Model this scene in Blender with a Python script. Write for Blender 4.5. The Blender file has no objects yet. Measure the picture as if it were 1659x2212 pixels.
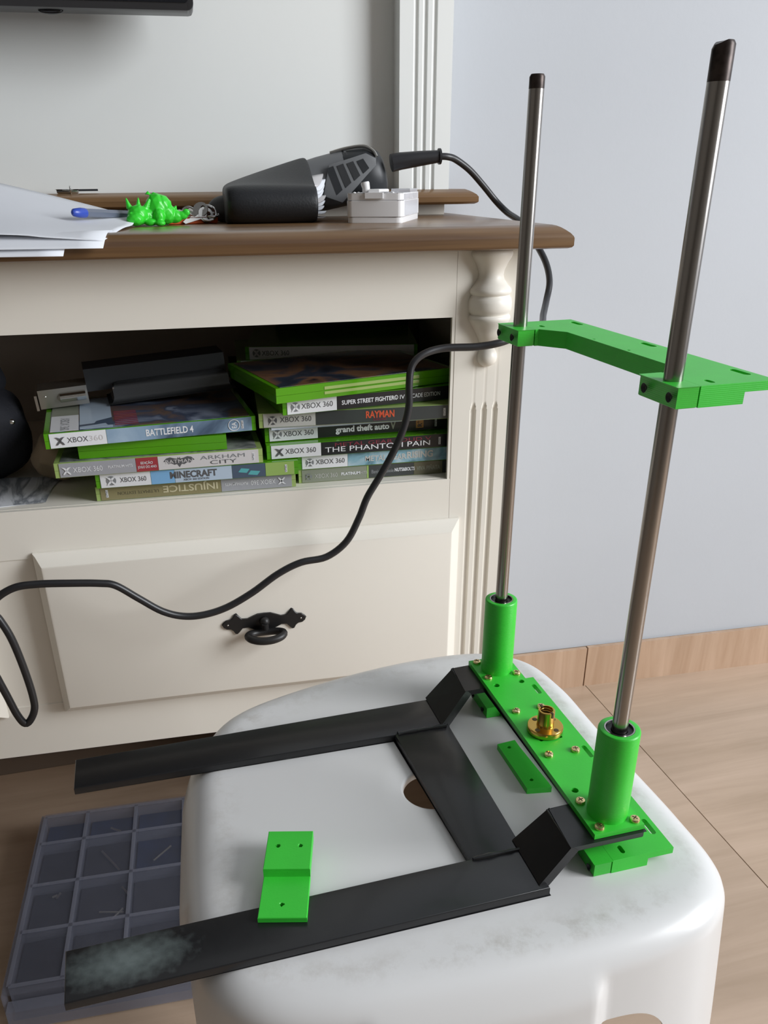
import bpy, bmesh, math, random
from mathutils import Vector, Matrix, noise
from math import sin, cos, pi, radians as R
random.seed(7)
SC = bpy.context.scene
COL = SC.collection

# ------------------------------------------------------------ camera
FPX, W, H = 1771.2, 1659, 2212
YAW, PITCH, ROLL = .1944, -.4601, -.0104
CPOS = Vector((-.1803, -.4631, .7824))
fw = Vector((sin(YAW)*cos(PITCH), cos(YAW)*cos(PITCH), sin(PITCH)))
rt = Vector((cos(YAW), -sin(YAW), 0)); up = rt.cross(fw)
rt2 = rt*cos(ROLL) + up*sin(ROLL); up2 = up*cos(ROLL) - rt*sin(ROLL)
cam = bpy.data.cameras.new('camera'); co = bpy.data.objects.new('camera', cam); COL.objects.link(co)
co.matrix_world = Matrix(((rt2.x, up2.x, -fw.x, CPOS.x), (rt2.y, up2.y, -fw.y, CPOS.y), (rt2.z, up2.z, -fw.z, CPOS.z), (0, 0, 0, 1)))
cam.sensor_fit = 'VERTICAL'; cam.sensor_height = 24; cam.lens = FPX/H*24
cam.shift_x = 28.4/H; cam.shift_y = 165.5/H
cam.clip_start = .01; cam.clip_end = 50
SC.camera = co

# ------------------------------------------------------------ light and exposure
SC.view_settings.view_transform = 'Standard'; SC.view_settings.look = 'None'
SC.view_settings.gamma = 1; SC.view_settings.use_curve_mapping = False
SC.view_settings.exposure = -.22
wd = bpy.data.worlds.new('world'); SC.world = wd; wd.use_nodes = True
bg = wd.node_tree.nodes['Background']; bg.inputs[0].default_value = (.84, .90, 1, 1); bg.inputs[1].default_value = 1.2
def area(name, loc, target, size, power, col):
    l = bpy.data.lights.new(name, 'AREA'); l.shape = 'RECTANGLE'; l.size, l.size_y = size; l.energy = power; l.color = col
    o = bpy.data.objects.new(name, l); COL.objects.link(o); o.location = loc
    o.rotation_euler = (Vector(target)-Vector(loc)).to_track_quat('-Z', 'Y').to_euler(); return o
area('window_light', (2.26, -1.15, 1.60), (.4, -.3, .85), (1.2, 1.6), 112, (.945, .97, 1))

# ------------------------------------------------------------ materials
M = {}
def nodes(name):
    m = bpy.data.materials.new(name); m.use_nodes = True; n = m.node_tree.nodes
    return m, m.node_tree, n['Principled BSDF'], n.new
def mat(name, col, rough=.5, metal=0, coat=0, bump=0, bscale=200, var=0, vscale=8, alpha=1, trans=0, spec=.5, col2=None, stretch=(1, 1, 1)):
    m, t, p, new = nodes(name)
    p.inputs['Base Color'].default_value = (*col, 1); p.inputs['Roughness'].default_value = rough
    p.inputs['Metallic'].default_value = metal; p.inputs['Coat Weight'].default_value = coat; p.inputs['Coat Roughness'].default_value = .12
    p.inputs['Alpha'].default_value = alpha; p.inputs['Transmission Weight'].default_value = trans
    p.inputs['Specular IOR Level'].default_value = spec
    tc = new('ShaderNodeTexCoord'); mp = new('ShaderNodeMapping'); mp.inputs['Scale'].default_value = stretch
    t.links.new(tc.outputs['Object'], mp.inputs['Vector'])
    if var or col2:
        nz = new('ShaderNodeTexNoise'); nz.inputs['Scale'].default_value = vscale; nz.inputs['Detail'].default_value = 6
        t.links.new(mp.outputs[0], nz.inputs['Vector'])
        mx = new('ShaderNodeMix'); mx.data_type = 'RGBA'
        c2 = col2 or tuple(c*(1-var) for c in col)
        mx.inputs[6].default_value = (*col, 1); mx.inputs[7].default_value = (*c2, 1)
        mr = new('ShaderNodeMapRange'); mr.inputs[1].default_value = .35; mr.inputs[2].default_value = .65
        t.links.new(nz.outputs[0], mr.inputs[0]); t.links.new(mr.outputs[0], mx.inputs[0]); t.links.new(mx.outputs[2], p.inputs['Base Color'])
    if bump:
        nb = new('ShaderNodeTexNoise'); nb.inputs['Scale'].default_value = bscale; nb.inputs['Detail'].default_value = 4
        t.links.new(mp.outputs[0], nb.inputs['Vector'])
        b = new('ShaderNodeBump'); b.inputs['Strength'].default_value = bump; b.inputs['Distance'].default_value = .001
        t.links.new(nb.outputs[0], b.inputs['Height']); t.links.new(b.outputs[0], p.inputs['Normal'])
    M[name] = m; return m
def wood(name, c1, c2, rough, axis, scale, coat=0):
    m, t, p, new = nodes(name)
    tc = new('ShaderNodeTexCoord'); mp = new('ShaderNodeMapping')
    s = [scale, scale, scale]; s[axis] = scale*.07; mp.inputs['Scale'].default_value = s
    nz = new('ShaderNodeTexNoise'); nz.inputs['Scale'].default_value = 1; nz.inputs['Detail'].default_value = 8; nz.inputs['Roughness'].default_value = .62; nz.inputs['Distortion'].default_value = .6
    n2 = new('ShaderNodeTexNoise'); n2.inputs['Scale'].default_value = 3.2; n2.inputs['Detail'].default_value = 3
    cr = new('ShaderNodeValToRGB'); cr.color_ramp.elements[0].color = (*c1, 1); cr.color_ramp.elements[1].color = (*c2, 1)
    cr.color_ramp.elements[0].position = .33; cr.color_ramp.elements[1].position = .68
    t.links.new(tc.outputs['Object'], mp.inputs[0]); t.links.new(mp.outputs[0], nz.inputs['Vector']); t.links.new(nz.outputs[0], cr.inputs[0])
    t.links.new(tc.outputs['Object'], n2.inputs['Vector'])
    mx = new('ShaderNodeMix'); mx.data_type = 'RGBA'; mx.blend_type = 'MULTIPLY'; mx.inputs[0].default_value = .35
    t.links.new(cr.outputs[0], mx.inputs[6]); t.links.new(n2.outputs[0], mx.inputs[7]); t.links.new(mx.outputs[2], p.inputs['Base Color'])
    p.inputs['Roughness'].default_value = rough; p.inputs['Coat Weight'].default_value = coat; p.inputs['Coat Roughness'].default_value = .2
    b = new('ShaderNodeBump'); b.inputs['Strength'].default_value = .08; b.inputs['Distance'].default_value = .001
    t.links.new(nz.outputs[0], b.inputs['Height']); t.links.new(b.outputs[0], p.inputs['Normal'])
    M[name] = m; return m
def printed(name, col, layer_axis=2, pitch=.0008, rough=.42, strength=.22):
    """3D-printed plastic: fine layer ridges in the relief, plain colour"""
    m, t, p, new = nodes(name)
    tc = new('ShaderNodeTexCoord'); wv = new('ShaderNodeTexWave'); wv.wave_type = 'BANDS'; wv.bands_direction = 'XYZ'[layer_axis]
    wv.inputs['Scale'].default_value = .314/pitch; wv.inputs['Distortion'].default_value = .6; wv.inputs['Detail'].default_value = 2
    t.links.new(tc.outputs['Object'], wv.inputs['Vector'])
    b = new('ShaderNodeBump'); b.inputs['Strength'].default_value = strength; b.inputs['Distance'].default_value = .0002
    nz = new('ShaderNodeTexNoise'); nz.inputs['Scale'].default_value = 900
    t.links.new(tc.outputs['Object'], nz.inputs['Vector'])
    ad = new('ShaderNodeMath'); ad.operation = 'MULTIPLY_ADD'; ad.inputs[1].default_value = .8
    t.links.new(nz.outputs[0], ad.inputs[0]); t.links.new(wv.outputs['Fac'], ad.inputs[2])
    t.links.new(ad.outputs[0], b.inputs['Height']); t.links.new(b.outputs[0], p.inputs['Normal'])
    n2 = new('ShaderNodeTexNoise'); n2.inputs['Scale'].default_value = 55; n2.inputs['Detail'].default_value = 5
    t.links.new(tc.outputs['Object'], n2.inputs['Vector'])
    mx = new('ShaderNodeMix'); mx.data_type = 'RGBA'; mx.inputs[6].default_value = (*col, 1); mx.inputs[7].default_value = (*[c*.8 for c in col], 1)
    t.links.new(n2.outputs[0], mx.inputs[0]); t.links.new(mx.outputs[2], p.inputs['Base Color'])
    p.inputs['Roughness'].default_value = rough
    M[name] = m; return m
def ramp3(name, cols, scale, rough=.3, coat=.3, stretch=(1, 1, 1), seed=0):
    """blotchy print for covers"""
    m, t, p, new = nodes(name)
    tc = new('ShaderNodeTexCoord'); mp = new('ShaderNodeMapping'); mp.inputs['Scale'].default_value = stretch; mp.inputs['Location'].default_value = (seed, seed*.7, 0)
    nz = new('ShaderNodeTexNoise'); nz.inputs['Scale'].default_value = scale; nz.inputs['Detail'].default_value = 7; nz.inputs['Distortion'].default_value = 1.2
    cr = new('ShaderNodeValToRGB'); e = cr.color_ramp.elements
    while len(e) < len(cols): e.new(.5)
    for i, c in enumerate(cols):
        e[i].position = .3+.4*i/(len(cols)-1); e[i].color = (*c, 1)
    t.links.new(tc.outputs['Object'], mp.inputs[0]); t.links.new(mp.outputs[0], nz.inputs['Vector']); t.links.new(nz.outputs[0], cr.inputs[0]); t.links.new(cr.outputs[0], p.inputs['Base Color'])
    p.inputs['Roughness'].default_value = rough; p.inputs['Coat Weight'].default_value = coat
    M[name] = m; return m

mat('wall_paint', (.50, .525, .56), .75, bump=.12, bscale=160, var=.04, vscale=3)
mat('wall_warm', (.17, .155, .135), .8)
mat('cream_lacquer', (.82, .78, .70), .42, bump=.04, bscale=120, var=.03, vscale=6)
mat('white_panel', (.83, .85, .83), .5, bump=.04, bscale=160)
mat('inner_board', (.30, .25, .21), .7)
wood('walnut_top', (.12, .062, .028), (.29, .165, .070), .30, 0, 26, .25)
wood('floor_tile', (.475, .345, .24), (.625, .465, .345), .28, 0, 22, .15)
wood('skirting_tile', (.52, .34, .22), (.68, .48, .34), .4, 2, 34)
mat('grout', (.22, .17, .13), .9)
mat('black_paint', (.009, .009, .010), .32, coat=.15, bump=.22, bscale=60)
GREEN = (.045, .62, .045)
printed('green_print', GREEN); printed('green_print_up', GREEN, 2, .0010, .36, .35)
mat('green_dragon', (.035, .62, .03), .3)
mat('steel_rod', (.36, .34, .32), .24, 1, bump=.15, bscale=60, stretch=(1, 1, .05))
mat('burnt_steel', (.06, .045, .04), .38, .7, var=.5, vscale=300)
mat('bearing_steel', (.45, .44, .42), .2, 1); mat('bearing_dark', (.015, .015, .016), .4)
mat('brass', (.68, .44, .11), .22, 1); mat('brass_screw', (.78, .62, .32), .26, 1); mat('brass_dark', (.10, .07, .03), .5, .6)
mat('black_hole', (.012, .014, .016), .45)
mat('cable_rubber', (.014, .014, .016), .36)
mat('iron_black', (.022, .021, .021), .42, .3)
mat('case_green', (.11, .42, .006), .16, coat=.5, trans=.25)
mat('case_pale', (.33, .45, .14), .2, coat=.4)
mat('paper', (.74, .76, .80), .7)
mat('leather', (.009, .010, .012), .5, bump=.22, bscale=500)
mat('tool_black', (.018, .02, .023), .45); mat('tool_grey', (.15, .155, .16), .5); mat('tool_slot', (.02, .021, .023), .6)
mat('white_plastic', (.80, .79, .79), .32); mat('clear_plastic', (.74, .75, .80), .2, alpha=.55)
mat('gloss_dark', (.07, .075, .08), .25, .4)
mat('tv_black', (.008, .009, .012), .15); mat('tv_bezel', (.03, .03, .032), .35)
mat('chrome', (.7, .7, .68), .2, 1); mat('dull_silver', (.5, .49, .46), .35, 1)
mat('orange', (.62, .10, .02), .4); mat('pen_blue', (.03, .07, .40), .3); mat('pen_clear', (.13, .15, .20), .15, alpha=.9)
mat('fob_grey', (.07, .07, .068), .6); mat('cloth_black', (.006, .007, .012), .85, bump=.6, bscale=300)
mat('kraft', (.30, .23, .15), .8, bump=.4, bscale=60); mat('dark_box', (.012, .022, .02), .7)
mat('clear_lid', (.17, .18, .23), .22, alpha=.22, spec=.3); mat('clear_rib', (.24, .25, .31), .3, alpha=.42, spec=.3)
mat('tray_blue', (.008, .024, .085), .6, var=.4, vscale=60); mat('tray_grey', (.035, .035, .045), .6, var=.4, vscale=60); mat('steel_bit', (.55, .54, .5), .3, 1)
def flat(name, col, rough=.35, coat=.25): return mat('print_'+name, col, rough, coat=coat)
flat('white', (.74, .75, .77)); flat('black', (.012, .012, .014)); flat('grey', (.34, .345, .37)); flat('lightgrey', (.60, .58, .58))
flat('dark', (.045, .05, .05)); flat('red', (.33, .04, .05)); flat('skyblue', (.20, .42, .68)); flat('paleblue', (.45, .55, .66)); flat('gold', (.25, .22, .11))
flat('teal', (.10, .40, .42)); flat('orange', (.62, .10, .045)); flat('darkred', (.22, .03, .05)); flat('inkgrey', (.10, .10, .105)); flat('midgrey', (.22, .23, .24))
flat('olive', (.13, .12, .07)); flat('amber', (.60, .27, .05)); flat('greenish', (.24, .26, .20)); flat('cream', (.50, .50, .47)); flat('slate', (.07, .10, .15)); flat('brightgreen', (.30, .45, .12)); flat('goldtext', (.55, .50, .33))
ramp3('spine_sky', [(.36, .47, .58), (.22, .32, .44), (.05, .08, .13)], 14, stretch=(1, .2, 1))
ramp3('cover_storm', [(.25, .29, .38), (.05, .07, .12), (.16, .10, .07), (.03, .04, .07)], 22, seed=3)
ramp3('cover_ember', [(.01, .012, .02), (.03, .04, .06), (.20, .10, .05), (.012, .014, .022)], 16, seed=8)
ramp3('cover_mono', [(.35, .36, .36), (.10, .11, .11), (.42, .42, .42)], 30, seed=5)
ramp3('spine_ice', [(.05, .12, .16), (.20, .38, .46), (.45, .55, .6)], 40, seed=2)
ramp3('leaflet_print', [(.70, .72, .76), (.68, .70, .74), (.22, .24, .27), (.70, .72, .75), (.66, .68, .72)], 45, rough=.6, coat=0, stretch=(1, .22, 1), seed=4)

def stool_mat():
    m, t, p, new = nodes('stool_plastic')
    tc = new('ShaderNodeTexCoord'); geo = new('ShaderNodeNewGeometry')
    p.inputs['Roughness'].default_value = .28
    # grime gathers in a band just inside the rounded rim (attribute painted along the outline) and in loose scratches
    at = new('ShaderNodeAttribute'); at.attribute_name = 'grime'
    nz = new('ShaderNodeTexNoise'); nz.inputs['Scale'].default_value = 75; nz.inputs['Detail'].default_value = 12; nz.inputs['Roughness'].default_value = .7
    t.links.new(tc.outputs['Object'], nz.inputs['Vector'])
    mr = new('ShaderNodeMapRange'); mr.inputs[1].default_value = .46; mr.inputs[2].default_value = .82
    t.links.new(nz.outputs[0], mr.inputs[0])
    mu = new('ShaderNodeMath'); mu.operation = 'MULTIPLY'; t.links.new(mr.outputs[0], mu.inputs[0]); t.links.new(at.outputs['Fac'], mu.inputs[1])
    sc = new('ShaderNodeMapping'); sc.inputs['Scale'].default_value = (14, 90, 1); sc.inputs['Rotation'].default_value = (0, 0, .9)
    t.links.new(tc.outputs['Object'], sc.inputs[0])
    n2 = new('ShaderNodeTexNoise'); n2.inputs['Scale'].default_value = 1; n2.inputs['Detail'].default_value = 5; t.links.new(sc.outputs[0], n2.inputs['Vector'])
    m2 = new('ShaderNodeMapRange'); m2.inputs[1].default_value = .70; m2.inputs[2].default_value = .80; m2.inputs[4].default_value = .25
    t.links.new(n2.outputs[0], m2.inputs[0])
    sp = new('ShaderNodeSeparateXYZ'); t.links.new(geo.outputs['Normal'], sp.inputs[0])
    m3 = new('ShaderNodeMath'); m3.operation = 'MULTIPLY'; t.links.new(m2.outputs[0], m3.inputs[0]); t.links.new(sp.outputs[2], m3.inputs[1])
    mx0 = new('ShaderNodeMath'); mx0.operation = 'MAXIMUM'; t.links.new(mu.outputs[0], mx0.inputs[0]); t.links.new(m3.outputs[0], mx0.inputs[1]); mx0.use_clamp = True
    mx = new('ShaderNodeMix'); mx.data_type = 'RGBA'; mx.inputs[6].default_value = (.70, .695, .685, 1); mx.inputs[7].default_value = (.36, .32, .27, 1)
    t.links.new(mx0.outputs[0], mx.inputs[0]); t.links.new(mx.outputs[2], p.inputs['Base Color'])
    M['stool_plastic'] = m
stool_mat()

# ------------------------------------------------------------ helpers
def tag(o, label=None, cat=None, group=None, kind=None):
    if label: o['label'] = label
    if cat: o['category'] = cat
    if group: o['group'] = group
    if kind: o['kind'] = kind
    return o
def thing(name, label, cat, loc=(0, 0, 0), rot=(0, 0, 0), group=None):
    o = bpy.data.objects.new(name, None); COL.objects.link(o); o.location = loc; o.rotation_euler = rot; o.empty_display_size = .01
    return tag(o, label, cat, group)
def link(name, me, m, parent=None, loc=(0, 0, 0), rot=(0, 0, 0)):
    if m is not None:
        if len(me.materials): me.materials.clear()
        for k in (m if isinstance(m, (list, tuple)) else [m]): me.materials.append(M[k] if isinstance(k, str) else k)
    o = bpy.data.objects.new(name, me); COL.objects.link(o); o.location = loc; o.rotation_euler = rot
    if parent: o.parent = parent
    return o
def obj(name, bm, m, parent=None, smooth=40, loc=(0, 0, 0), rot=(0, 0, 0), recalc=True):
    if recalc: bmesh.ops.recalc_face_normals(bm, faces=bm.faces[:])
    me = bpy.data.meshes.new(name); bm.to_mesh(me); bm.free()
    if smooth:
        me.polygons.foreach_set('use_smooth', [True]*len(me.polygons)); me.set_sharp_from_angle(angle=R(smooth))
    return link(name, me, m, parent, loc, rot)
def B(): return bmesh.new()
def bev(bm, w, seg=2, ang=30, geom=None):
    es = [e for e in bm.edges if len(e.link_faces) == 2 and e.calc_face_angle(0) > R(ang)] if geom is None else geom
    if es: bmesh.ops.bevel(bm, geom=es, offset=w, segments=seg, profile=.5, affect='EDGES', clamp_overlap=True)
    return bm
def box(bm, lo, hi, mi=0):
    v = [bm.verts.new((x, y, z)) for z in (lo[2], hi[2]) for x, y in ((lo[0], lo[1]), (hi[0], lo[1]), (hi[0], hi[1]), (lo[0], hi[1]))]
    for f in ((3, 2, 1, 0), (4, 5, 6, 7), (0, 1, 5, 4), (1, 2, 6, 5), (2, 3, 7, 6), (3, 0, 4, 7)):
        bm.faces.new([v[i] for i in f]).material_index = mi
    return bm
def bbox(lo, hi, w=0, seg=2):
    b = box(B(), lo, hi)
    return bev(b, w, seg) if w else b
def prism(bm, loop, z0, z1, holes=()):
    """flat plate from an outline with holes"""
    loops = [loop]+list(holes)
    top, bot = [], []
    for l in loops:
        top.append([bm.verts.new((x, y, z1)) for x, y in l]); bot.append([bm.verts.new((x, y, z0)) for x, y in l])
    for rows in (top, bot):
        es = []
        for r in rows:
            for i in range(len(r)): es.append(bm.edges.new((r[i], r[(i+1) % len(r)])))
        bmesh.ops.triangle_fill(bm, use_beauty=True, use_dissolve=False, edges=es)
    for a, b in zip(top, bot):
        for i in range(len(a)):
            j = (i+1) % len(a); bm.faces.new((a[i], a[j], b[j], b[i]))
    return bm
def circ(x, y, r, n=16, ry=None): return [(x+r*cos(2*pi*i/n), y+(ry or r)*sin(2*pi*i/n)) for i in range(n)]
def slot(x, y, w, l, n=6):
    """rounded slot, long along y"""
    h = l/2-w/2
    return [(x+w/2*cos(pi*i/n), y+h+w/2*sin(pi*i/n)) for i in range(n+1)]+[(x-w/2*cos(pi*i/n), y-h-w/2*sin(pi*i/n)) for i in range(n+1)]
def lathe(bm, prof, c=(0, 0, 0), n=28, cap=True, a0=0, a1=2*pi):
    full = abs(a1-a0-2*pi) < 1e-6; k = n if full else n+1
    rings = [[bm.verts.new((c[0]+r*cos(a0+(a1-a0)*i/n), c[1]+r*sin(a0+(a1-a0)*i/n), c[2]+z)) for i in range(k)] for r, z in prof]
    for a, b in zip(rings, rings[1:]):
        for i in range(n): j = (i+1) % k; bm.faces.new((a[i], a[j], b[j], b[i]))
    if cap and full:
        for r, p in ((rings[0], prof[0]), (rings[-1], prof[-1])):
            if p[0] > 1e-5: bm.faces.new(r)
    return bm
def smooth_path(pts, sub=6):
    P = [Vector(p) for p in pts]; out = []
    for i in range(len(P)-1):
        p0 = P[max(i-1, 0)]; p1 = P[i]; p2 = P[i+1]; p3 = P[min(i+2, len(P)-1)]
        for k in range(sub):
            t = k/sub
            out.append(.5*((2*p1)+(p2-p0)*t+(2*p0-5*p1+4*p2-p3)*t*t+(3*p1-p0-3*p2+p3)*t**3))
    out.append(P[-1]); return out
def tube(bm, pts, r, n=10, closed=False, cap=True):
    P = [Vector(p) for p in pts]; N = len(P); rings = []; nrm = None
    for i, p in enumerate(P):
        d = (P[(i+1) % N]-P[i-1]) if closed else (P[min(i+1, N-1)]-P[max(i-1, 0)])
        d.normalize()
        if nrm is None: nrm = d.orthogonal().normalized()
        nrm = (nrm-d*nrm.dot(d)).normalized(); bn = d.cross(nrm)
        rr = r[i] if isinstance(r, (list, tuple)) else r
        rings.append([bm.verts.new(p+(nrm*cos(2*pi*k/n)+bn*sin(2*pi*k/n))*rr) for k in range(n)])
    m = N if closed else N-1
    for i in range(m):
        a, b = rings[i], rings[(i+1) % N]
        for k in range(n): j = (k+1) % n; bm.faces.new((a[k], a[j], b[j], b[k]))
    if cap and not closed: bm.faces.new(rings[0]); bm.faces.new(rings[-1])
    return bm
def ball(bm, c, r, s=(1, 1, 1), sub=2, mtx=None):
    g = bmesh.ops.create_icosphere(bm, subdivisions=sub, radius=r)['verts']
    for v in g:
        v.co = Vector((v.co.x*s[0], v.co.y*s[1], v.co.z*s[2]))
        if mtx: v.co = mtx @ v.co
        v.co += Vector(c)
    return g
def grid_surface(rows, sub=6):
    """smooth sheet through a grid of control points"""
    R1 = [smooth_path(r, sub) for r in rows]
    cols = [smooth_path([r[i] for r in R1], sub) for i in range(len(R1[0]))]
    bm = B(); vs = [[bm.verts.new(p) for p in c] for c in cols]
    for a, b in zip(vs, vs[1:]):
        for i in range(len(a)-1): bm.faces.new((a[i], a[i+1], b[i+1], b[i]))
    return bm
_dg = None
def text(name, s, m, parent, loc, rot, h=None, w=None, bold=0, align='LEFT', shear=0):
    """flat printed lettering of cap height h, fitted to width w"""
    cu = bpy.data.curves.new(name, 'FONT'); cu.body = s; cu.size = 1; cu.align_x = align; cu.offset = bold; cu.shear = shear; cu.resolution_u = 3
    o = bpy.data.objects.new(name, cu); COL.objects.link(o)
    dg = bpy.context.evaluated_depsgraph_get(); me = bpy.data.meshes.new_from_object(o.evaluated_get(dg))
    bpy.data.objects.remove(o); bpy.data.curves.remove(cu)
    xs = [v.co.x for v in me.vertices]; x0, x1 = min(xs), max(xs)
    sy = h/.69; sx = (w/(x1-x0)) if w else sy
    for v in me.vertices:
        v.co.x = (v.co.x-(x0 if align == 'LEFT' else 0))*sx; v.co.y *= sy
    return link(name, me, m, parent, loc, rot)

# =============================================================== ROOM
YW = .647
struct = lambda o: tag(o, kind='structure')
fl = struct(obj('floor', bbox((-2.6, -2.4, -.03), (2.6, .70, -.0015)), 'grout'))
ta = R(3.2); o0 = Vector((.4115, .6467, 0)); ex = Vector((cos(ta), sin(ta), 0)); ey = Vector((-sin(ta), cos(ta), 0))
tme = None
for i in range(-4, 3):
    for j in range(1, 3):
        c = o0+ex*(.6*i+.3)-ey*(1.2*j-.6)
        if tme is None:
            t = obj('tile', bbox((-.2993, -.5993, -.008), (.2993, .5993, 0), .0008, 1), 'floor_tile', fl); tme = t.data
        else: t = link('tile', tme, None, fl)
        t.location = (c.x, c.y, 0); t.rotation_euler = (0, 0, ta)
wl = struct(obj('wall_back', bbox((-2.6, YW, -.03), (2.6, YW+.12, 2.7)), 'wall_paint'))
sk = struct(obj('baseboard_back', bbox((-2.6, YW-.005, -.0015), (2.6, YW, .0735)), 'grout'))
edges = [-1.39, -.79, -.19, .4080, 1.008, 1.608]
for a, b in zip(edges, edges[1:]):
    obj('tile', bbox((a+.0012, YW-.011, 0), (b-.0012, YW-.004, .0755 if a > .3 else .0745), .001, 1), 'skirting_tile', sk)

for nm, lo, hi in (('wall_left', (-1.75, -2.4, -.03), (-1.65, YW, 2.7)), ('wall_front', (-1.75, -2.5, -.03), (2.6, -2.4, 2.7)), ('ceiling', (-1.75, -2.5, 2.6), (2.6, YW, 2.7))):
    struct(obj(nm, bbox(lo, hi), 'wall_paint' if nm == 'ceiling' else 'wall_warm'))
wr = B()      # right wall with the balcony opening the daylight comes through
for lo, hi in (((2.4, -2.4, -.03), (2.5, -1.95, 2.6)), ((2.4, -.25, -.03), (2.5, YW, 2.6)), ((2.4, -1.95, 2.4), (2.5, -.25, 2.6)), ((2.4, -1.95, -.03), (2.5, -.25, .5))): box(wr, lo, hi)
struct(obj('wall_right', wr, 'wall_paint'))

# =============================================================== TV STAND
YF = .30
XC = -.385                       # the stand is symmetrical about this plane
stand = thing('tv_stand', 'cream TV stand with brown wooden top, turned half columns and one open shelf', 'furniture', (XC, .47, 0))
def S(name, bm, m='cream_lacquer', parent=None, smooth=40):
    p = parent or stand
    bmesh.ops.translate(bm, verts=bm.verts[:], vec=(-XC, -.47, 0))
    return obj(name, bm, m, p, smooth)
def wood_board(z0, z1, x0, x1, y0, y1, prof):
    bm = B(); rings = []
    for z, i in prof:
        n = 1
        rings.append([bm.verts.new(p) for p in ((x0+i, y0+i, z), (x1-i, y0+i, z), (x1-i, y1, z), (x0+i, y1, z))])
    for a, b in zip(rings, rings[1:]):
        for k in range(4): bm.faces.new((a[k], a[(k+1) % 4], b[(k+1) % 4], b[k]))
    bm.faces.new(rings[0]); bm.faces.new(rings[-1]); return bm
ZT = .7475
topprof = [(.7285, .004), (.7295, .0012), (.7310, 0), (.7370, 0), (.7385, .0006), (.7410, .0028), (.7435, .0062), (.7455, .0095), (.7468, .0125), (ZT, .0155)]
S('tabletop', wood_board(0, 0, 2*XC-.148, .148, .265, .645, topprof), 'walnut_top', smooth=30)
S('apron', bbox((2*XC-.0528, YF, .6693), (.0528, YF+.018, .7285), .0006, 1))
S('shelf_board', bbox((2*XC-.05, YF+.0056, .496), (.105, .638, .5125), .0008, 1))
S('rail', bbox((2*XC-.0528, YF, .4640), (.0528, YF+.012, .5122), .0006, 1))
S('rail', bbox((2*XC-.0528, YF, .2385), (.0528, YF+.018, .2995), .0008, 1))
S('stile', bbox((-.4180, YF+.001, .2995), (-.3520, YF+.016, .4640)))
S('bottom_board', bbox((2*XC-.05, YF+.018, .2385), (.105, .64, .2545)))
S('back_panel', bbox((2*XC-.107, .638, .24), (.107, .644, .7285)), 'inner_board')
def mirror(bm):
    for v in bm.verts: v.co.x = 2*XC-v.co.x
    bmesh.ops.reverse_faces(bm, faces=bm.faces[:]); return bm
FLX = (.0739, .0850, .0962)
def fluted(x0, x1, y0, y1, z0, z1, flx, hw, depth, ztop, taper):
    """board with grooves in its front face that run out to a point at ztop"""
    xs = {x0, x1}
    for f in flx:
        for k in range(-6, 7): xs.add(round(f+hw*k/6, 6))
    xs = sorted(xs)
    zs = sorted({z0, z1, *[ztop-taper*k/6 for k in range(7)]}) if ztop < z1 else [z0, z1]
    def d(x, z):
        t = 1 if ztop >= z1 else max(0, min(1, (ztop-z)/taper))
        w = hw*math.sqrt(t) if t > 0 else 0
        for f in flx:
            u = abs(x-f)
            if w > 0 and u < w*.999: return depth*math.sqrt(max(0, 1-(u/w)**2))*min(1, t*1.3)
        return 0
    bm = B(); g = [[bm.verts.new((x, y0+d(x, z), z)) for x in xs] for z in zs]
    for a, b in zip(g, g[1:]):
        for i in range(len(xs)-1): bm.faces.new((a[i], a[i+1], b[i+1], b[i]))
    bk = [bm.verts.new(p) for p in ((x0, y1, z0), (x1, y1, z0), (x1, y1, z1), (x0, y1, z1))]
    L_ = [r[0] for r in g]; R_ = [r[-1] for r in g]
    bm.faces.new(bk); bm.faces.new(L_+[bk[3], bk[0]]); bm.faces.new(R_+[bk[2], bk[1]])
    bm.faces.new(g[0]+[bk[1], bk[0]]); bm.faces.new(g[-1]+[bk[2], bk[3]])
    return bm
colprof = [(.0001, .0), (.0165, .0), (.0186, -.0012), (.0190, -.0045), (.0182, -.0075), (.0150, -.0125), (.0122, -.0190), (.0117, -.0228), (.0125, -.0262), (.0160, -.0310), (.0192, -.0345), (.0198, -.0368), (.0190, -.0388), (.0178, -.0398),
           (.0180, -.0408), (.0198, -.0425), (.0206, -.0465), (.0206, -.0505), (.0198, -.0545), (.0182, -.0562), (.0180, -.0572), (.0196, -.0580), (.0201, -.0600), (.0197, -.0618), (.0176, -.0650), (.0142, -.0705), (.0112, -.0760), (.0088, -.0815), (.0068, -.0850), (.0060, -.0868), (.0064, -.0880),
           (.0080, -.0900), (.0095, -.0935), (.0098, -.0968), (.0092, -.1000), (.0070, -.1030), (.0035, -.1048), (.0001, -.1052)]
for k in (0, 1):
    f = mirror if k else (lambda b: b)
    S('post', f(fluted(.0531, .1120, YF, YF+.0052, 0, .7285, FLX, .0033, .0030, .5895, .012)), smooth=30)
    S('jamb', f(bbox((.0499, YF+.0004, .5122), (.0533, YF+.0048, .6693))))
    S('side_panel', f(bbox((.1055, YF+.0052, 0), (.1120, .644, .7285))))
    S('turned_column', f(lathe(B(), [(r, z) for r, z in colprof], (.0850, YF, .7283), 28, False, pi, 2*pi)), smooth=55)
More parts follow.
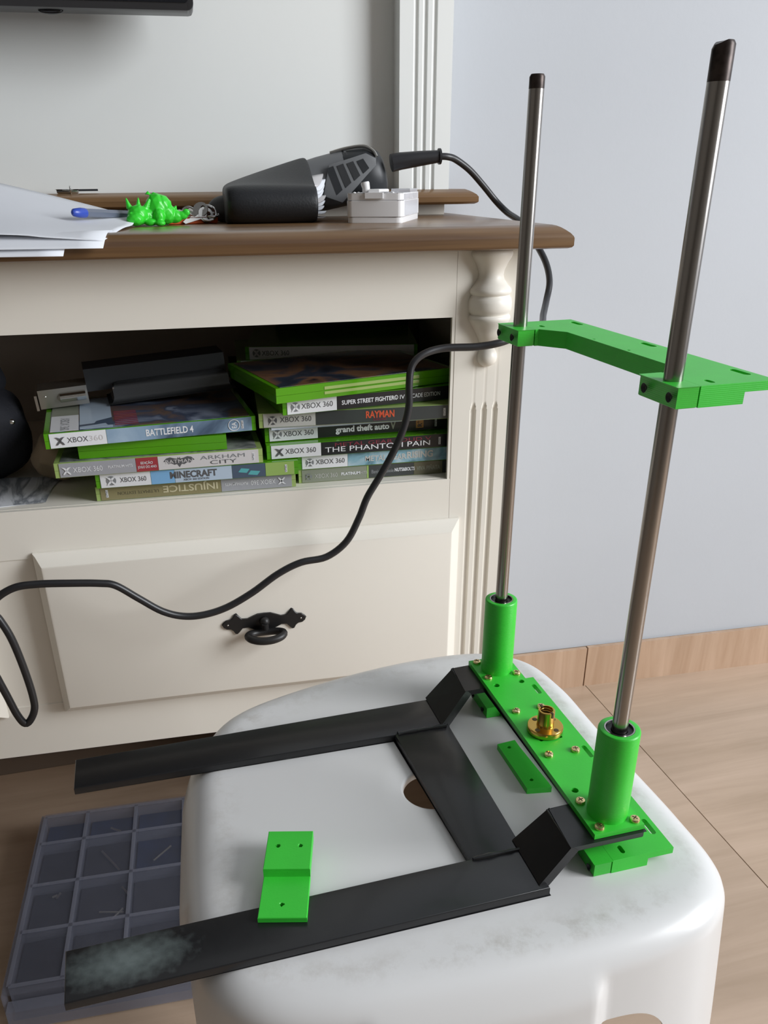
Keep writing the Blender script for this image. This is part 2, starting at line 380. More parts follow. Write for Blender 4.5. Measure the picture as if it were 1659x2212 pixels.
for k in (0, 1):
    f = mirror if k else (lambda b: b)
    bm = B()
    x0, x1, z0, z1 = -.3572, .0633, .2908, .4702
    ringz = [(x0, x1, z0, z1, YF-.0005), (x0, x1, z0, z1, YF-.0035), (x0+.0025, x1-.0030, z0+.0022, z1-.0025, YF-.0062), (x0+.0088, x1-.0120, z0+.0125, z1-.0088, YF-.0180), (x0+.0105, x1-.0135, z0+.0140, z1-.0105, YF-.0184)]
    rr = [[bm.verts.new(p) for p in ((a, y, c), (b, y, c), (b, y, d), (a, y, d))] for a, b, c, d, y in ringz]
    for a, b in zip(rr, rr[1:]):
        for i in range(4): bm.faces.new((a[i], a[(i+1) % 4], b[(i+1) % 4], b[i]))
    bm.faces.new(rr[0]); bm.faces.new(rr[-1])
    dr = S('drawer', f(bm), smooth=18)
    # cast iron pull: shaped back plate, stud and drop ring
    yp = YF-.0184
    half = [(0, .0082), (.006, .0080), (.012, .0060), (.017, .0042), (.0225, .0045), (.0255, .0075), (.0280, .0095), (.0300, .0092), (.0320, .0062), (.0345, .0046), (.0385, .0042), (.0415, .0022), (.0425, 0)]
    half = [(x, z*1.2) for x, z in half]
    up_ = half+[(x, -z) for x, z in reversed(half[:-1])]
    left = [(-x, z) for x, z in reversed(up_[1:-1])]
    pl = prism(B(), up_+left, 0, .0022); bev(pl, .0006, 1, 60)
    cx, cz = -.1450, .3815
    if k: cx = 2*XC-cx
    T = Matrix.Translation((cx, yp, cz)) @ Matrix.Rotation(R(90), 4, 'X')
    bmesh.ops.transform(pl, matrix=T, verts=pl.verts[:]); S('handle_plate', pl, 'iron_black', dr)
    st = B(); ball(st, (cx, yp-.0045, cz+.0015), .0052, (1, 1, 1)); lathe(st, [(.0035, -.004), (.0035, .002)], (cx, yp-.009, cz-.001), 12); S('handle_stud', st, 'iron_black', dr)
    ringp = [(cx+.0180*cos(a), yp-.0135+.0098*sin(a), cz-.0100+.0008*cos(2*a)) for a in [2*pi*i/36 for i in range(36)]]
    S('handle_ring', tube(B(), ringp, .0040, 10, True), 'iron_black', dr)
    for sx in (-1, 1):
        pn = B(); ball(pn, (cx+sx*.0372, yp-.0024, cz), .0010, (1, .5, 1), 1); S('pin', pn, 'dull_silver', dr)

# upper unit standing on the stand
YP = .545
hut = thing('tv_wall_panel', 'tall white back panel with grooved side strip and brown base board above the TV stand', 'furniture', (-.385, .60, ZT))
def U(name, bm, m='white_panel', smooth=40):
    bmesh.ops.translate(bm, verts=bm.verts[:], vec=(.385, -.60, -ZT)); return obj(name, bm, m, hut, smooth)
U('plinth', bbox((2*XC-.118, YP+.03, ZT), (.118, .640, .7590)), 'cream_lacquer')
bp = [(.7590, .004), (.7605, .001), (.7615, 0), (.7665, 0), (.7690, .0020), (.7712, .0055), (.7730, .0090), (.7745, .0130)]
U('base_board', wood_board(0, 0, 2*XC-.146, .146, YP-.014, .640, bp), 'walnut_top', 30)
U('back_board', bbox((2*XC-.0556, YP+.028, .7745), (.0556, .625, 2.1)))
U('pilaster', fluted(.0554, .1140, YP, .635, .7745, 2.1, (.0733, .0833, .0938), .0028, .0025, 3, .01), smooth=30)
U('pilaster', mirror(fluted(.0554, .1140, YP, .635, .7745, 2.1, (.0733, .0833, .0938), .0028, .0025, 3, .01)), smooth=30)

# television on the panel
tv = thing('television', 'black flat television hanging at the top left of the white panel', 'television', (-.70, .55, .93))
def V(name, bm, m, smooth=40):
    bmesh.ops.translate(bm, verts=bm.verts[:], vec=(.70, -.55, -.93)); return obj(name, bm, m, tv, smooth)
def rrect(x0, z0, x1, z1, r, n=5):
    out = []
    for cx, cz, a in ((x1-r, z1-r, 0), (x0+r, z1-r, 90), (x0+r, z0+r, 180), (x1-r, z0+r, 270)):
        out += [(cx+r*cos(R(a+90*i/n)), cz+r*sin(R(a+90*i/n))) for i in range(n+1)]
    return out
def front(bm): bmesh.ops.transform(bm, matrix=Matrix.Rotation(R(90), 4, 'X'), verts=bm.verts[:]); return bm   # xy plane -> xz plane, z -> -y
fr = prism(B(), rrect(-1.24, .9305, -.1575, 1.56, .006), -.528, -.496); bev(fr, .0015, 2, 60)
V('casing', front(fr), 'tv_bezel')
V('screen', front(prism(B(), rrect(-1.232, .9365, -.1625, 1.552, .003), -.4962, -.4950)), 'tv_black')
V('wall_mount', bbox((-.95, .528, 1.12), (-.45, YP+.028, 1.38)), 'tv_bezel')
lg = B(); ball(lg, (-.2900, .512, .9300), .0115, (1, .35, .26), 3); V('sensor_bump', lg, 'tv_black')

# =============================================================== STOOL
st = thing('plastic_stool', 'white plastic stool with rounded seat, grimy rim and round centre hole', 'stool', (-.078, -.070, 0))
cx0, cy0 = -.078, -.070
ctl = [(-.2130, -.046), (-.2140, -.105), (-.2135, -.150), (-.2060, -.186), (-.1870, -.207), (-.1500, -.2165), (-.0950, -.2185), (-.0350, -.2165), (.0200, -.2095), (.0520, -.1975), (.0690, -.1720), (.0690, -.1300), (.0640, -.0756), (.0610, -.0280), (.0575, .0149), (.0450, .0530), (.0120, .0735), (-.0380, .0745), (-.0950, .0640), (-.1550, .0440), (-.1850, .0270), (-.2005, .0060), (-.2090, -.0180)]
pp = smooth_path([(x, y, 0) for x, y in ctl+ctl[:1]], 14)[:-1]
# even spacing along the outline
seg = [0]
for a, b in zip(pp, pp[1:]+pp[:1]): seg.append(seg[-1]+(b-a).length)
NO = 384; out = []
k = 0
for i in range(NO):
    s = seg[-1]*i/NO
    while seg[k+1] < s: k += 1
    t = (s-seg[k])/(seg[k+1]-seg[k]); a = pp[k]; b = pp[(k+1) % len(pp)]; out.append(a+(b-a)*t)
nr = []
for i in range(NO):
    d = out[(i+5) % NO]-out[i-5]; nr.append(Vector((-d.y, d.x, 0)).normalized()*-1)
if nr[0].dot(out[0]-Vector((cx0, cy0, 0))) < 0: nr = [-n for n in nr]
# where each column sits between the corners (0 at a corner leg, 1 mid side)
ang = [math.atan2((p.y-cy0)/.148, (p.x-cx0)/.138) for p in out]
def sidepos(a):
    t = ((a+pi/4) % (pi/2))-pi/4      # 0 at the middle of a side
    return abs(t)/(pi/4)              # 1 at a corner
def legflag(a): return sidepos(a) > .875
def sstep(x, a, b): t = max(0, min(1, (x-a)/(b-a))); return t*t*(3-2*t)
rim = .016
prof = []                              # (outward, z) from flat top over the round
for i in range(9):
    a = pi/2*i/8; prof.append((-rim+rim*1.18*sin(a), .45-rim*(1-cos(a))))
def zlow(a):                           # lower edge of the apron
    s = sidepos(a); 
    if s >= .875: return .345
    return .345+.062*math.sqrt(max(0, 1-(s/.875)**10))
bm = B(); gl = bm.verts.layers.float.new('grime')
def col_at(i, dz, base=rim*.18):
    a = ang[i]; s = sidepos(a)
    flare = (.434-dz)*.085
    emb = .0045*sstep(1-s, .45, .53)*sstep(.45-dz, .008, .024)      # raised panel in the middle of each side
    return out[i]+nr[i]*(base+flare+emb)+Vector((0, 0, dz))
hc = Vector((-.0690, -.0830, 0)); hr = .0172
rings = []
inner = []
for i in range(NO):
    d = (out[i]-nr[i]*rim-hc); inner.append(d.normalized())
lip = [(0, .4455), (0, .4485), (.0006, .4497), (.0018, .45)]
for q, z in lip: rings.append([hc+inner[i]*(hr+q)+Vector((0, 0, z)) for i in range(NO)])
for t in (.12, .3, .5, .68, .82, .9, .96):
    rings.append([(hc+inner[i]*(hr+.0018)).lerp(out[i]-nr[i]*rim, t)+Vector((0, 0, .45)) for i in range(NO)])
for o_, z in prof: rings.append([out[i]+nr[i]*(o_+.0045*sstep(1-sidepos(ang[i]), .45, .53)*sstep(.45-z, .008, .024))+Vector((0, 0, z)) for i in range(NO)])
for t in (.12, .25, .4, .55, .7, .85, 1.0):
    rings.append([col_at(i, .434+(zlow(ang[i])-.434)*t) for i in range(NO)])
vr = []
gr = {len(lip)+4: .05, len(lip)+5: .30, len(lip)+6: .85, len(lip)+7: .85, len(lip)+8: .6, len(lip)+9: .15}
for k, r in enumerate(rings):
    row = []
    for p in r:
        v = bm.verts.new(p-Vector((cx0, cy0, 0))); g = gr.get(k, 0)
        v[gl] = g*(.8+.2*sin(p.x*31+p.y*17)) if p.y < .02 else g*.6
        row.append(v)
    vr.append(row)
for a, b in zip(vr, vr[1:]):
    for i in range(NO): j = (i+1) % NO; bm.faces.new((a[i], a[j], b[j], b[i]))
# rolled inner return along the lower edge so the shell shows its thickness
ret = [bm.verts.new(v.co-nr[i]*.0028) for i, v in enumerate(vr[-1])]
ret2 = [bm.verts.new(v.co-nr[i]*.0062+Vector((0, 0, .018))) for i, v in enumerate(vr[-1])]
for i in range(NO):
    j = (i+1) % NO; bm.faces.new((vr[-1][i], vr[-1][j], ret[j], ret[i])); bm.faces.new((ret[i], ret[j], ret2[j], ret2[i]))
# underside of the seat
un = [bm.verts.new(Vector((hc.x-cx0, hc.y-cy0, .4455))+inner[i]*hr) for i in range(NO)]
un2 = [bm.verts.new(out[i]-nr[i]*(rim*.4)+Vector((-cx0, -cy0, .4455))) for i in range(NO)]
for i in range(NO):
    j = (i+1) % NO; bm.faces.new((un[i], un[j], un2[j], un2[i]))
obj('seat', bm, 'stool_plastic', st, 50)
runs = []; i0 = next(i for i in range(NO) if not legflag(ang[i]))
cur = []
for q in range(NO+1):
    i = (i0+q) % NO
    if legflag(ang[i]): cur.append(i)
    elif cur: runs.append(cur); cur = []
for run in runs:
    bm = B(); zs = (.3455, .28, .2, .1, 0); n = len(run)
    sh = []
    for layer in (0, 1):
        rows = []
        for z in zs:
            tk = (.3455-z)/.3455; m0 = (n-1)/2; row = []
            for q, i in enumerate(run):
                qq = m0+(q-m0)*(1-.10*tk); lo = int(min(max(qq, 0), n-2)); f = qq-lo
                p = col_at(run[lo], z).lerp(col_at(run[lo+1], z), f)-nr[run[int(round(qq))]]*(.003*layer)
                row.append(bm.verts.new(p-Vector((cx0, cy0, 0))))
            rows.append(row)
        for a, b in zip(rows, rows[1:]):
            for q in range(n-1): bm.faces.new((a[q], a[q+1], b[q+1], b[q]))
        sh.append(rows)
    A, Bq = sh
    for k in range(len(zs)-1):
        for e in (0, n-1): bm.faces.new((A[k][e], A[k+1][e], Bq[k+1][e], Bq[k][e]))
    for k in (0, len(zs)-1):
        for q in range(n-1): bm.faces.new((A[k][q], A[k][q+1], Bq[k][q+1], Bq[k][q]))
    obj('leg', bm, 'stool_plastic', st, 50)

# =============================================================== PRINTER CARRIAGE ON THE STOOL
TH = .0659; Z0 = .4785; D = .1512
def G(u, v, w=0): return Vector((cos(TH)*u+sin(TH)*v, sin(TH)*u-cos(TH)*v, w+Z0))
ROTL = (0, 0, TH)
# local mesh frame: x = u, y = -v, z = w (0 at the plate's screw plane)
cg = thing('printer_carriage', 'black steel fork frame carrying a green plate with two tubes, on the stool', 'machine part', G(0, 0, -.0285), ROTL)
WZ = .0285
def F(name, bm, m, parent=None, smooth=40):
    bmesh.ops.translate(bm, verts=bm.verts[:], vec=(0, 0, WZ)); return obj(name, bm, m, parent or cg, smooth)
def uv(l): return [(u, -v) for u, v in l]
wa0, wa1 = -.0285, -.0233
arm_f = prism(B(), uv([(-.2850, -.0040), (-.2846, .0248), (-.0440, .0268), (-.0440, -.0070)]), wa0, wa1); bev(arm_f, .0013, 3)
arm_n = prism(B(), uv([(-.2824, .1470), (-.2812, .1766), (-.0425, .1737), (-.0430, .1435)]), wa0, wa1); bev(arm_n, .0013, 3)
F('steel_arm', arm_f, 'black_paint'); F('steel_arm', arm_n, 'black_paint')
cb = prism(B(), uv([(-.0822, .0240), (-.0755, .1460), (-.0440, .1460), (-.0440, .0240)]), wa0+.0001, wa1-.0001); bev(cb, .0011, 2)
F('cross_bar', cb, 'black_paint')
tp = -.0052; tq = -.0102
def riser(vb0, vb1, vt0, vt1, ub):
    bm = B()
    A = [(ub, vb0, wa1+.0004), (ub, vb1, wa1+.0004), (-.0280, vt1, tp), (-.0268, vt0, tp)]
    dn = Vector((.0036, 0, -.0042))
    t = [bm.verts.new((a[0], -a[1], a[2])) for a in A]; b = [bm.verts.new(v.co+dn) for v in t]
    bm.faces.new(t); bm.faces.new(b)
    for i in range(4): j = (i+1) % 4; bm.faces.new((t[i], t[j], b[j], b[i]))
    return bev(bm, .0011, 2)
F('riser', riser(-.0085, .0258, -.0145, .0152, -.0492), 'black_paint'); F('riser', riser(.1370, .1712, .1368, .1668, -.0475), 'black_paint')
for v0, v1 in ((-.0145, .0152), (.1368, .1666)):
    F('top_bar', bev(prism(B(), uv([(-.0285, v0), (-.0285, v1), (.0136, v1), (.0136, v0)]), tq, tp), .0011, 2), 'black_paint')
F('edge_bar', bev(prism(B(), uv([(-.0136, .012), (-.0136, .1395), (.0120, .1395), (.0120, .012)]), tq+.0004, tp-.0002), .0011, 2), 'black_paint')
# weld beads
for (u0, v0), (u1, v1) in (((-.047, -.006), (-.047, .025)), ((-.0455, .138), (-.0455, .170)), ((-.080, .0262), (-.046, .0262)), ((-.074, .1445), (-.046, .1445))):
    pts = [Vector((u0+(u1-u0)*i/9+random.uniform(-.0004, .0004), -(v0+(v1-v0)*i/9), wa1+.0002)) for i in range(10)]
    F('weld_bead', tube(B(), pts, [.0012+random.uniform(-.0004, .0005) for _ in range(10)], 8), 'black_paint')
# plate
pz0, pz1 = -.0050, -.0018
holes = [circ(-.0086, -.0202, .0021, 14), circ(.0096, -.0201, .0021, 14), circ(-.0086, -.1312, .0021, 14), circ(.0096, -.1312, .0021, 14)]
for a in range(4): holes.append(circ(.0088*cos(pi/4+a*pi/2)*1.02, -D/2+.0112*sin(pi/4+a*pi/2)*1.05, .0013, 10))
pl = prism(B(), uv([(-.0152, -.0145), (-.0152, .1657), (.0140, .1657), (.0140, -.0145)]), pz0, pz1, holes)
F('carriage_plate', pl, 'green_print', smooth=30)
for v in (0, D):
    tb = F('bearing_tube', lathe(B(), [(.0078, .0530), (.0078, pz1), (.0108, pz1), (.0107, .0520), (.0104, .0528), (.0100, .0530), (.0078, .0530)], (0, -v, 0), 40, False), 'green_print_up', smooth=50)
    bb = lathe(B(), [(.0043, .040), (.0043, .0516), (.0069, .0518), (.0070, .0530), (.0077, .0531), (.0077, .040)], (0, -v, 0), 36, False)
    bmesh.ops.translate(bb, verts=bb.verts[:], vec=(0, 0, WZ))
    for f_ in bb.faces:
        c = f_.calc_center_median(); rr_ = math.hypot(c.x, c.y+v); f_.material_index = 0 if rr_ > .0071 else 1
    obj('bearing', bb, ['bearing_steel', 'bearing_dark'], tb)
# lead screw nut
nut = lathe(B(), [(.0040, .0125), (.0040, .0000), (.0040, -.0010), (.0110, -.0010), (.0110, .0020), (.0106, .0026), (.0054, .0026), (.0052, .0032), (.0051, .0134), (.0048, .0138), (.0040, .0138), (.0040, .0125)], (0, -D/2, 0), 40, False)
F('lead_screw_nut', nut, 'brass', smooth=35)
nt = [o for o in cg.children if o.name.startswith('lead_screw_nut')][0]
for a in range(4):
    h_ = lathe(B(), [(.0001, .00005), (.0014, .00005), (.0016, 0)], (.0080*cos(a*pi/2+.5), -D/2+.0080*sin(a*pi/2+.5), WZ+.0027), 12, False); obj('bolt_hole', h_, 'brass_dark', nt)
for q in range(5):
    z = .0045+q*.0018
    obj('thread', tube(B(), [(.0040*cos(2*pi*i/24), -D/2+.0040*sin(2*pi*i/24), WZ+z+.0018*i/24) for i in range(25)], .00045, 6), 'brass', nt)
for a in (.3, .3+pi):   # slots cut in the collar read as dark notches
    m_ = bbox((-.0006, .0036, .0105), (.0006, .0056, .0141)); bmesh.ops.transform(m_, matrix=Matrix.Translation((0, -D/2, WZ)) @ Matrix.Rotation(a, 4, 'Z'), verts=m_.verts[:]); obj('notch', m_, 'brass_dark', nt)
# pan head screws
smesh = None
sc_pos = [(-.0104, -.0104), (-.0104, .0104), (.0104, .0104), (.0104, -.0104), (-.0104, D-.0104), (-.0104, D+.0104), (.0104, D+.0104), (.0104, D-.0104), (-.0087, D/2-.0233), (.0087, D/2-.0233), (-.0087, D/2+.0233), (.0087, D/2+.0233)]
for i, (u, v) in enumerate(sc_pos):
    if smesh is None:
        b = lathe(B(), [(.0027, -.0002), (.0028, .0010), (.0024, .0017), (.0014, .0020), (.0001, .0021)], (0, 0, 0), 20)
        bev_m = len(b.faces)
        box(b, (-.0015, -.00028, .0012), (.0015, .00028, .00215), 1); box(b, (-.00028, -.0015, .0012), (.00028, .0015, .00215), 1)
        o = obj('screw', b, ['brass_screw', 'brass_dark'], cg, 35); smesh = o.data
    else: o = link('screw', smesh, None, cg)
    o.location = (u, -v, WZ+pz1); o.rotation_euler = (0, 0, random.uniform(0, 1.5))
# speckled reflection painted as lighter colour near the end of the near arm
def reflection_mat():
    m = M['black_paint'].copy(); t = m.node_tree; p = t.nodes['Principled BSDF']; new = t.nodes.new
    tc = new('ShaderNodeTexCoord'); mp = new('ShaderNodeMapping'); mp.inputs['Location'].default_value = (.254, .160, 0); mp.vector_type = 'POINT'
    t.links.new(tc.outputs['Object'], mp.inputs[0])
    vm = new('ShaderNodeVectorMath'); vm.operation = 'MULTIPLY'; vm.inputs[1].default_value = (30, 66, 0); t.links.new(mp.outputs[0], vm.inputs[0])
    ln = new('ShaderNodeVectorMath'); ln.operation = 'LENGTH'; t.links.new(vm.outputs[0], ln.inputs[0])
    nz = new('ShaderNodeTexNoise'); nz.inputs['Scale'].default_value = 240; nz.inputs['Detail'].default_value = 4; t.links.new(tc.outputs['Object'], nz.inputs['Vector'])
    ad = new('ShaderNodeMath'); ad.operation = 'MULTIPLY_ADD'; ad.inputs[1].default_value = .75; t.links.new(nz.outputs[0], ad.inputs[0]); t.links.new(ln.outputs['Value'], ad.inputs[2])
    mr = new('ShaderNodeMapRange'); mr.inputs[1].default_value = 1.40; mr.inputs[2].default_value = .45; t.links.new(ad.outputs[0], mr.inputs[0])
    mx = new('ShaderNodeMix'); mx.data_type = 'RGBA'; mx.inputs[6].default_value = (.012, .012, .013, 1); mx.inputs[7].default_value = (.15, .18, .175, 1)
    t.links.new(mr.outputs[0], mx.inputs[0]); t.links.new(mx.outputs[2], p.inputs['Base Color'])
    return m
wm = reflection_mat()
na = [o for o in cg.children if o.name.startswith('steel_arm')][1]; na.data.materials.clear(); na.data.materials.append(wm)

# rods
for v, zt, lab in ((D, .3474, 'upright steel rod nearest the camera, with a scorched slanted tip'), (0, .3524, 'upright steel rod standing nearer the wall, thinner in view, with dark tip')):
    r = thing('smooth_rod', lab, 'rod', G(0, v, -.0008), ROTL)
    hh = zt+.0008
    tl_ = .0125 if v else .0065
    obj('shaft', lathe(B(), [(.0040, 0), (.0040, hh-tl_)], (0, 0, 0), 28), 'steel_rod', r)
    tip = lathe(B(), [(.0040, hh-tl_), (.0040, hh-.0012), (.0033, hh), (.0001, hh)], (0, 0, 0), 28)
    if v:
        for p in tip.verts:
            if p.co.z > hh-.003: p.co.z -= max(0, -p.co.x-.001)*.55
    obj('scorched_tip', tip, 'burnt_steel', r)

# rod bracket, used twice
uf, gp, uc, ur, ve, ci, c1, c2, T, t_ = -.0078, .0024, .0150, .0391, .0128, .0144, .0281, .0149, .0090, .0040
hN = D/2
def bracket(name, label, loc, rot):
    r = thing(name, label, 'bracket', loc, rot)
    q = lambda l: [(u, -(s+hN)) for u, s in l]
    N = hN+ve
    # slotted thin plate + thick clamping web
    web = q([(gp+.0003, -N), (ur-c2, -N), (ur-c2, N), (gp+.0003, N), (gp+.0003, hN-ci), (gp+.0003+.002, hN-ci), (uc, hN-c1), (uc, -(hN-c1)), (gp+.0023, -(hN-ci)), (gp+.0003, -(hN-ci))])
    hl = [circ(.0175, -(hN+s), .0009, 10) for s in (-.023, .0105)]+[slot(.0110, -(hN+s), .0026, .0060) for s in (-hN+.0050, hN+.0065)]
    full = q([(gp+.0003, -N), (ur, -N), (ur, N), (gp+.0003, N), (gp+.0003, hN-ci), (gp+.0023, hN-ci), (uc, hN-c1), (uc, -(hN-c1)), (gp+.0023, -(hN-ci)), (gp+.0003, -(hN-ci))])
    sl = [slot((ur-c2)+.0105, -(hN+s), .0034, .0125) for s in (-.0735, .0005, .0705)]
    obj('slotted_plate', prism(B(), full, -t_, 0, hl+sl), 'green_print', r, 30)
    obj('web', prism(B(), web, -T, -t_-.00002, hl), 'green_print', r, 30)
    for s in (-hN, hN):
        e0, e1 = (s-ve, s+ci) if s < 0 else (s-ci, s+ve)
        blk = prism(B(), q([(uf, e0), (gp-.0004, e0), (gp-.0004, e1), (uf, e1)]), -T, 0); bev(blk, .0006, 2)
        c = obj('clamp_block', blk, 'green_print', r, 30)
        for d in (-.0085, .0095):
            hb = lathe(B(), [(.0001, .0003), (.0010, .0003), (.0018, .0012), (.0021, .0014)], (0, 0, 0), 16, False)
            bmesh.ops.transform(hb, matrix=Matrix.Translation((uf+.0013-.0016, -(s+hN+d), -T*.5)) @ Matrix.Rotation(R(-90), 4, 'Y'), verts=hb.verts[:])
            obj('bolt', hb, 'black_hole', c)
    return r
bracket('rod_bracket', 'green printed bracket clamped high across both rods, slotted edge facing the wall', G(0, 0, .2291), (0, 0, TH+.012))
bracket('rod_bracket', 'green printed slotted bracket lying on the stool under the carriage plate', G(-.0062, .0050, -.0195), (0, 0, TH-.004))
# green strip under the carriage
cl = thing('mounting_strip', 'flat green printed strip with two holes on the stool beneath the carriage plate', 'bracket', G(-.0205, .0530, -.0285), ROTL)
obj('strip', prism(B(), uv([(0, 0), (0, .0455), (.0150, .0480), (.0150, .0440), (.0128, .0060), (.0128, -.0012)]), 0, .0040, [circ(.0060, -.0050, .0013, 12), circ(.0060, -.0385, .0013, 12)]), 'green_print', cl, 30)
# loose step clip on the near arm
lc = thing('step_clip', 'small green printed stepped clip with three holes, lying on the near black arm', 'bracket', G(-.1655, .1060, -.0233), (0, 0, TH-.262))
obj('lower_plate', bev(prism(B(), uv([(-.0122, .0270), (-.0122, .0545), (.0122, .0545), (.0122, .0270)]), 0, .0034, [circ(-.0010, -.0462, .0013, 12)]), .0003, 1, 60), 'green_print', lc, 30)
obj('upper_plate', bev(prism(B(), uv([(-.0122, 0), (-.0122, .0278), (.0122, .0278), (.0122, 0)]), .0022, .0088, [circ(-.0062, -.0110, .0013, 12), circ(.0062, -.0110, .0013, 12)]), .0003, 1, 60), 'green_print', lc, 30)

# =============================================================== GAME CASES
LEN, DEP, THK = .190, .135, .0142
def emblem(parent, x, z, r, dark, ball_=True, flip=False):
    """round badge with a crossed X"""
    b = B()
    mi = 0
    if ball_:
        c = circ(0, 0, r, 22); f = b.faces.new([b.verts.new((p[0], 0, p[1])) for p in c]); f.material_index = 0
    for sgn in (-1, 1):
        pts = [(-r*.86*sgn, r*.80), (-r*.45*sgn, r*.62), (0, 0), (r*.40*sgn, -r*.5), (r*.74*sgn, -r*.92)]
        wv = [.22, .30, .22, .28, .16]
        L_ = [b.verts.new((p[0]-r*w, -.0003, p[1])) for p, w in zip(pts, wv)]; R_ = [b.verts.new((p[0]+r*w, -.0003, p[1])) for p, w in zip(pts, wv)]
        for i in range(4): b.faces.new((L_[i], R_[i], R_[i+1], L_[i+1])).material_index = 1
    o = obj('emblem', b, dark, parent, 0, recalc=False); o.location = (x, -.0009, z)
    if flip: o.rotation_euler = (0, pi, 0)
    return o
CM = {}
def game_case(label, loc, rz, panels, texts, art=None, shell='case_green', group=None, tilt=0, back=False, extra=None, flip=False):
    c = thing('game_case', label, 'game case', loc, (0, tilt, rz), group)
    key = 'shell'
    if key not in CM:
        b = bbox((0, 0, .0002), (LEN, DEP, THK*.5-.0001), .0012, 2); CM['a'] = None
        sh = obj('lower_shell', b, shell, c); CM['lo'] = sh.data
        b = bbox((0, 0, THK*.5+.0001), (LEN, DEP, THK-.0002), .0012, 2); su = obj('lid', b, shell, c); CM['up'] = su.data
        CM[key] = 1
    else:
        for nm, k in (('lower_shell', 'lo'), ('lid', 'up')):
            me = CM[k].copy(); link(nm, me, shell, c)
    if back:   # opening side faces the room: finger recess and no print
        b = bbox((.048, -.0004, .0036), (.150, .0010, .0062), .0003, 1); obj('catch', b, 'case_pale', c)
        b = bbox((.048, -.0004, .0080), (.150, .0010, .0108), .0003, 1); obj('catch', b, 'case_pale', c)
    if art:
        obj('cover_print', bbox((.005, .003, THK-.0003), (LEN-.005, DEP-.004, THK+.0001)), art, c, 0)
    if panels:
        for x0, x1, m in panels:
            b = bbox((x0/1000+.0003, -.0006, .0006), (x1/1000, .0004, THK-.0006)); s_ = obj('spine_panel', b, m, c, 0)
    for tx in texts:
        s, x, z, h, w, m = tx[:6]; bold = tx[6] if len(tx) > 6 else 0
        o = text('lettering', s, 'print_'+m, c, (x/1000, -.0008, z/1000), (R(90), 0, 0), h/1000, w/1000 if w else None, bold)
        if flip: o.location = ((x+w)/1000, -.0008, (z+h)/1000); o.rotation_euler = (R(90), R(180), 0)
        if len(tx) > 7: o.rotation_euler = (R(90), R(tx[7]), 0)
    return c
def ntsc(c, x, z0=3.2):
    obj('mark_box', bbox(((x-1.1)/1000, -.00075, z0/1000), ((x+1.1)/1000, -.0004, (z0+7.6)/1000)), 'print_white', c, 0)
    o = text('lettering', 'NTSC', 'print_inkgrey', c, ((x+.65)/1000, -.0009, (z0+.5)/1000), (R(90), R(-90), 0), .0015, .0066, .01); return o
S0 = .5127; st_ = .0144
DX = ['print_lightgrey', 'print_inkgrey']; SX = ['print_midgrey', 'print_white']
# ---- left stack, bottom up
c = game_case('game case with gold and grey upside-down spine, bottom of the left stack', (-.2925, .3105, S0), 0,
    [(4, 117, 'print_gold'), (117, 186, 'print_grey')], [('INJUSTICE', 62, 4.2, 6.4, 52, 'goldtext', .02), ('ULTIMATE EDITION', 20, 5, 3, 38, 'olive'), ('PLATINUM HITS', 121, 6, 2.6, 22, 'white', .01), ('XBOX 360', 146, 5, 4.6, 24, 'white')], shell='case_pale', flip=True)
emblem(c, .176, .0073, .0040, ['print_grey', 'print_white'], False, True); ntsc(c, 10)
c = game_case('game case with pale blue block-letter spine, second from bottom in left stack', (-.2900, .3042, S0+st_), R(.3),
    [(4, 50, 'print_white'), (50, 72, 'print_skyblue'), (72, 126, 'print_paleblue'), (126, 158, 'print_slate'), (158, 186, 'print_brightgreen')], [('XBOX 360', 22, 5, 4.6, 24, 'inkgrey'), ('MINECRAFT', 68, 5.2, 6.2, 44, 'inkgrey', .035), ('XBOX 360 EDITION', 80, 2.2, 1.9, 24, 'inkgrey', .01)])
emblem(c, .0140, .0072, .0045, ['print_midgrey', 'print_white']); ntsc(c, 178)
for x, z, w in ((132, 6.5, 11), (141, 3.6, 12)):
    b = B(); b.faces.new([b.verts.new((p[0]/1000, -.00075, p[1]/1000)) for p in ((x, z), (x+w-3, z-1.2), (x+w, z+2.6), (x+3, z+3.8))]); obj('print_patch', b, 'print_teal', c, 0)
c = game_case('game case with grey spine, small red square and winged emblem, in the left stack', (-.3235, .2990, S0+2*st_), R(1.6),
    [(4, 72, 'print_grey'), (72, 92, 'print_red'), (92, 186, 'print_lightgrey')], [('XBOX 360', 16, 4.6, 4.8, 26, 'white'), ('PLATINUM HITS', 47, 6.2, 2.5, 22, 'white', .01), ('EDIÇÃO', 76.5, 7.6, 2.3, 11, 'white', .01), ('JOGO DO ANO', 73.5, 3.8, 2.3, 17, 'white', .01),
     ('BATMAN', 99, 6.3, 3.4, 25, 'lightgrey', .0), ('ARKHAM', 131, 7.6, 3.6, 42, 'midgrey'), ('CITY', 140, 2.6, 3.6, 25, 'inkgrey')], art='cover_mono', shell='case_pale')
emblem(c, .0105, .0068, .0040, ['print_grey', 'print_white'], False); ntsc(c, 181)
b = B(); wing = [(0, 10.6), (.9, 12.0), (1.5, 10.4), (4, 10.9), (8, 12.2), (11.5, 11.4), (14.5, 8.4), (11.5, 7.8), (10, 5.6), (7.5, 6.4), (4.5, 4.6), (2.2, 5.2), (0, 2.0)]
f = wing+[(-x, z) for x, z in reversed(wing[1:-1])]
vs = [b.verts.new((.1115+x/1000, -.00068, z/1000)) for x, z in f]; es = [b.edges.new((vs[i], vs[(i+1) % len(vs)])) for i in range(len(vs))]
bmesh.ops.triangle_fill(b, edges=es, use_beauty=True); obj('wing_emblem', b, 'print_inkgrey', c, 0)
game_case('bright green game case lying end-on, second from top of the left stack', (-.1664, .3080, S0+3*st_), R(90.5), [], [], art='cover_mono')
